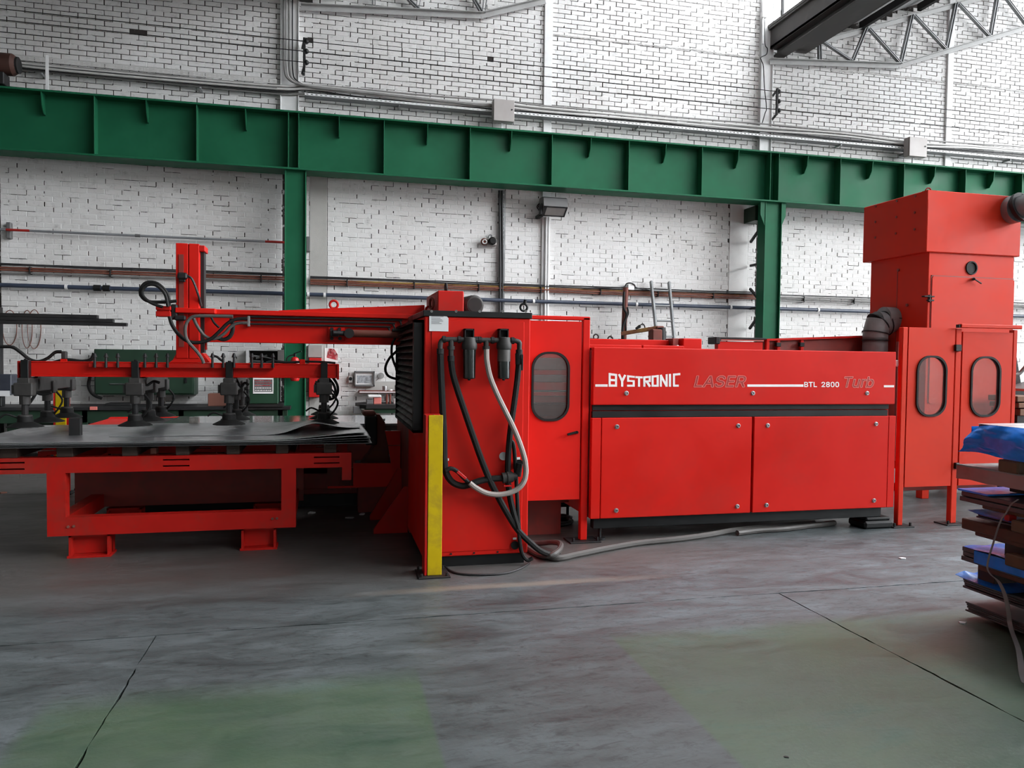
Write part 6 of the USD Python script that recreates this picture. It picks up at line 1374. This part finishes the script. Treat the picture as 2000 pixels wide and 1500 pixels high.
part(t3, 'wrapping', B(XS - .004, XS + W, Y1, yb3 - .10, a3 + .008, b3_ - .004, .004), 'blue_film', label='blue film around the side')
film(t3, lambda X, Y: .003 + 0 * X + .004 * np.sin(X * 30 + Y * 20), XS + .03, yb3 - .05, b3_ - .001)
block('pale end-grain timber block on the thick blue sheet pack', 1969, 2012, 1079, 1103, ln=.3)
single('timber_block', 'dark spacer timber above the thick blue sheet pack', 'timber', B(XS + .05, XS + W - .1, -9.95, -9.82, b3_ + .001, zp_(1900, 1046), .005), 'dark_wood')
bearer('lower one of two dark red timber beams below the middle of the stack', 1900, 1034, 1045.5, mt='reddish_wood', x_off=.012)
bearer('upper one of two dark red timber beams below the middle of the stack', 1877, 1011, 1031.5, mt='reddish_wood', w=.16)
block('orange brown timber block in the middle of the stack at the right edge', 1981, 2020, 1014, 1037, ln=.3)
t4, yb4, a4, b4_ = pack('thin sheet pack with a blue film corner above the dark red beams', 1906, 1003, 1010.5, 2, 'dark_sheet')
film(t4, lambda X, Y: .004 + .012 * np.clip((Y + .1) / .12, 0, 1) ** 2, XS, yb4, b4_)
single('red_clip', 'small red clip at the strap in the middle of the stack', 'clip', B(XS - .02, XS + .04, sx3(1976, 1005)[1], sx3(1966, 1005)[1], b4_ + .0, b4_ + .04, .004), 'signal_red')
bearer('brown timber beam under the dark plates of the upper stack', 1912, 978, 993, mt='wood', x_off=.02)
t5, yb5, a5, b5_ = pack('pack of dark plates under the shiny bent sheet of the stack', 1874, 958, 977, 2, 'dark_sheet')
single('thin_sheet', 'thin sheet edge with pale blue film under the shiny bent sheet', 'metal sheet', B(XS - .01, XS + W, -9.75, sx3(1873, 955)[1], zp_(1873, 957), zp_(1873, 953.5), .001), 'blue_film')
st = thing('bent_sheet', 'shiny stainless sheet with a folded edge in the stack at the right edge', 'metal sheet')
ya, za0, za1 = sx3(1873, 925)[1], zp_(1873, 934), zp_(1873, 906)
yc = sx3(1962, 930)[1]
part(st, 'side', MB().poly([(ya, za1), (ya, za0), (sx3(1900, 937)[1], zp_(1900, 937)), (sx3(1930, 945)[1], zp_(1930, 945)), (yc, zp_(1962, 950)), (Y1, zp_(1962, 950)), (Y1, za1)], 'x', XS - .02, XS - .012), 'dull_stainless')
part(st, 'top_fold', B(XS - .022, XS + .8, Y1, ya, za1 - .004, za1, .001), 'dull_stainless')
part(st, 'edge_roll', MB().cyl((XS - .018, Y1, za1 - .002), (XS - .018, ya, za1 - .002), .006, n=8), 'dull_stainless')
part(st, 'support', B(XS + .2, XS + W - .1, -9.9, -9.7, zp_(1873, 952), za1 - .005, .004), 'dark_wood')
part(st, 'support', B(XS + .2, XS + W - .1, -11.2, -11.0, zp_(1873, 953), za1 - .005, .004), 'dark_wood')
block('round-edged timber block between the stainless sheet and the blue film pack', 1956, 1996, 896, 920, ln=.35)
# blue film pack on top
tb_ = thing('film_pack', 'sheet pack wrapped in crumpled bright blue film on top of the stack', 'wrapped pack')
ybt = sx3(1897, 850)[1]; zt0_, zt1__ = zp_(1897, 880), zp_(1903, 827)
part(tb_, 'sheets', B(XS + .03, XS + W, Y1, ybt - .02, zt0_ - .0, zt1__ - .004, .006), 'dark_sheet')
part(tb_, 'top_sheet', B(XS + .02, XS + W, Y1, ybt - .03, zt1__ - .004, zt1__, .001), 'white_sheet')
n0, n1 = 60, 26
Yv, T = np.meshgrid(np.linspace(0, 1, n0), np.linspace(0, 1, n1), indexing='ij')
yy_ = ybt + .0 + .05 * (T ** 4) * np.exp(-Yv * 30) - Yv * (ybt - Y1)
zt_line = zt1__ - .0 - .05 * np.exp(-Yv * 40)
zb_line = zt0_ - .012 + .02 * np.sin(Yv * 20) * np.exp(-Yv * 6)
zz_ = zt_line + (zb_line - zt_line) * T
q = np.stack([yy_ * 5, zz_ * 9, 0 * yy_], -1)
xx_ = XS + .0 - .05 * np.sin(T * np.pi) * (.5 + meshkit.fbm(q, 4, 3)) - .05 * (meshkit.fbm(q * 1.8 + 7, 4, 8) - .5) - .05 * T ** 5
v = np.c_[xx_.ravel(), yy_.ravel(), zz_.ravel()]; f = []
for i in range(n0 - 1):
    for j in range(n1 - 1):
        a = i * n1 + j; f.append((a, a + n1, a + n1 + 1, a + 1))
# end flap
part(tb_, 'film', MB().add(np.vstack([v, v + (.004, 0, 0)]), f + [tuple(len(v) + k for k in r_[::-1]) for r_ in f]), 'blue_film')
Xe, Te = np.meshgrid(np.linspace(0, 1, 14), np.linspace(0, 1, 14), indexing='ij')
ve = np.stack([XS + 1.5 * Xe, ybt + .02 * np.sin(Xe * 30) + .03 * Te ** 3, zt1__ - .02 + (zt0_ - zt1__) * Te * .95], -1).reshape(-1, 3); fe_ = []
for i in range(13):
    for j in range(13):
        a = i * 14 + j; fe_.append((a, a + 14, a + 15, a + 1))
part(tb_, 'film_end', MB().add(np.vstack([ve, ve - (0, .004, 0)]), fe_ + [tuple(len(ve) + k for k in r_[::-1]) for r_ in fe_]), 'blue_film')
# strap
sp = [sx3(1999, 975), sx3(1985, 985), sx3(1976, 1000), sx3(1963, 1020), sx3(1953, 1050), sx3(1948, 1066), sx3(1942, 1085), sx3(1938, 1108), sx3(1945, 1122), sx3(1960, 1135), sx3(1972, 1160), sx3(1979, 1190), sx3(1984, 1225)]
sp = [q + np.array([-.035, 0, 0]) for q in sp] + [PZ(1990, 1270, .05) + (.0, 0, .0), PZ(1997, 1318, .004), PZ(2003, 1336, .003)]
sp = np.array(sp); sp = spline(sp, 5)
vs = []; hw_ = np.interp(np.linspace(0, 1, len(sp)), [0, .5, .6, 1], [.005, .006, .014, .020])
for q, w_ in zip(sp, hw_): vs += [q + (0, w_, 0), q - (0, w_, 0)]
vs = np.array(vs); fs = [(2 * k, 2 * k + 1, 2 * k + 3, 2 * k + 2) for k in range(len(sp) - 1)]
single('packing_strap', 'loose grey packing strap hanging down the stack onto the floor', 'strap', MB().add(np.vstack([vs, vs + (-.003, 0, .001)]), fs + [tuple(len(vs) + k for k in r_[::-1]) for r_ in fs]), 'strap', smooth=True)

# ================================================================ litter on the floor
rl_ = np.random.default_rng(21)
for k, (lb, px, py, s, mt_) in enumerate((('white scrap of paper on the floor right of the loading table', 606, 1003, .05, 'paper'), ('pale scrap on the floor before the red gussets', 684, 1012, .05, 'paper_grey'), ('pale flat scrap on the floor beside the dark crack', 708, 1005, .045, 'paper'), ('small red plug on the floor by the grey hose', 1476, 1041.5, .02, 'signal_red'), ('white chip on the floor in front of the laser cabinet', 1762, 1091, .03, 'paper'), ('dark speck on the green painted floor near the bottom edge', 1537, 1479, .012, 'black_paint'), ('pale chip on the floor beside the sheet stack', 1881, 1217, .03, 'paper'), ('pinkish lump on the floor at the far left edge', 4, 963, .05, 'cardboard'))):
    q = PZ(px, py); r = np.random.default_rng(k); ang = np.sort(r.random(7)) * 6.28
    pg = Polygon([(q[0] + s * (.6 + .5 * r.random()) * math.cos(t), q[1] + s * (.5 + .4 * r.random()) * math.sin(t)) for t in ang]).convex_hull
    single('floor_scrap', lb, 'scrap', MB().poly(pg, 'z', 0.0005, s * .25), mt_)
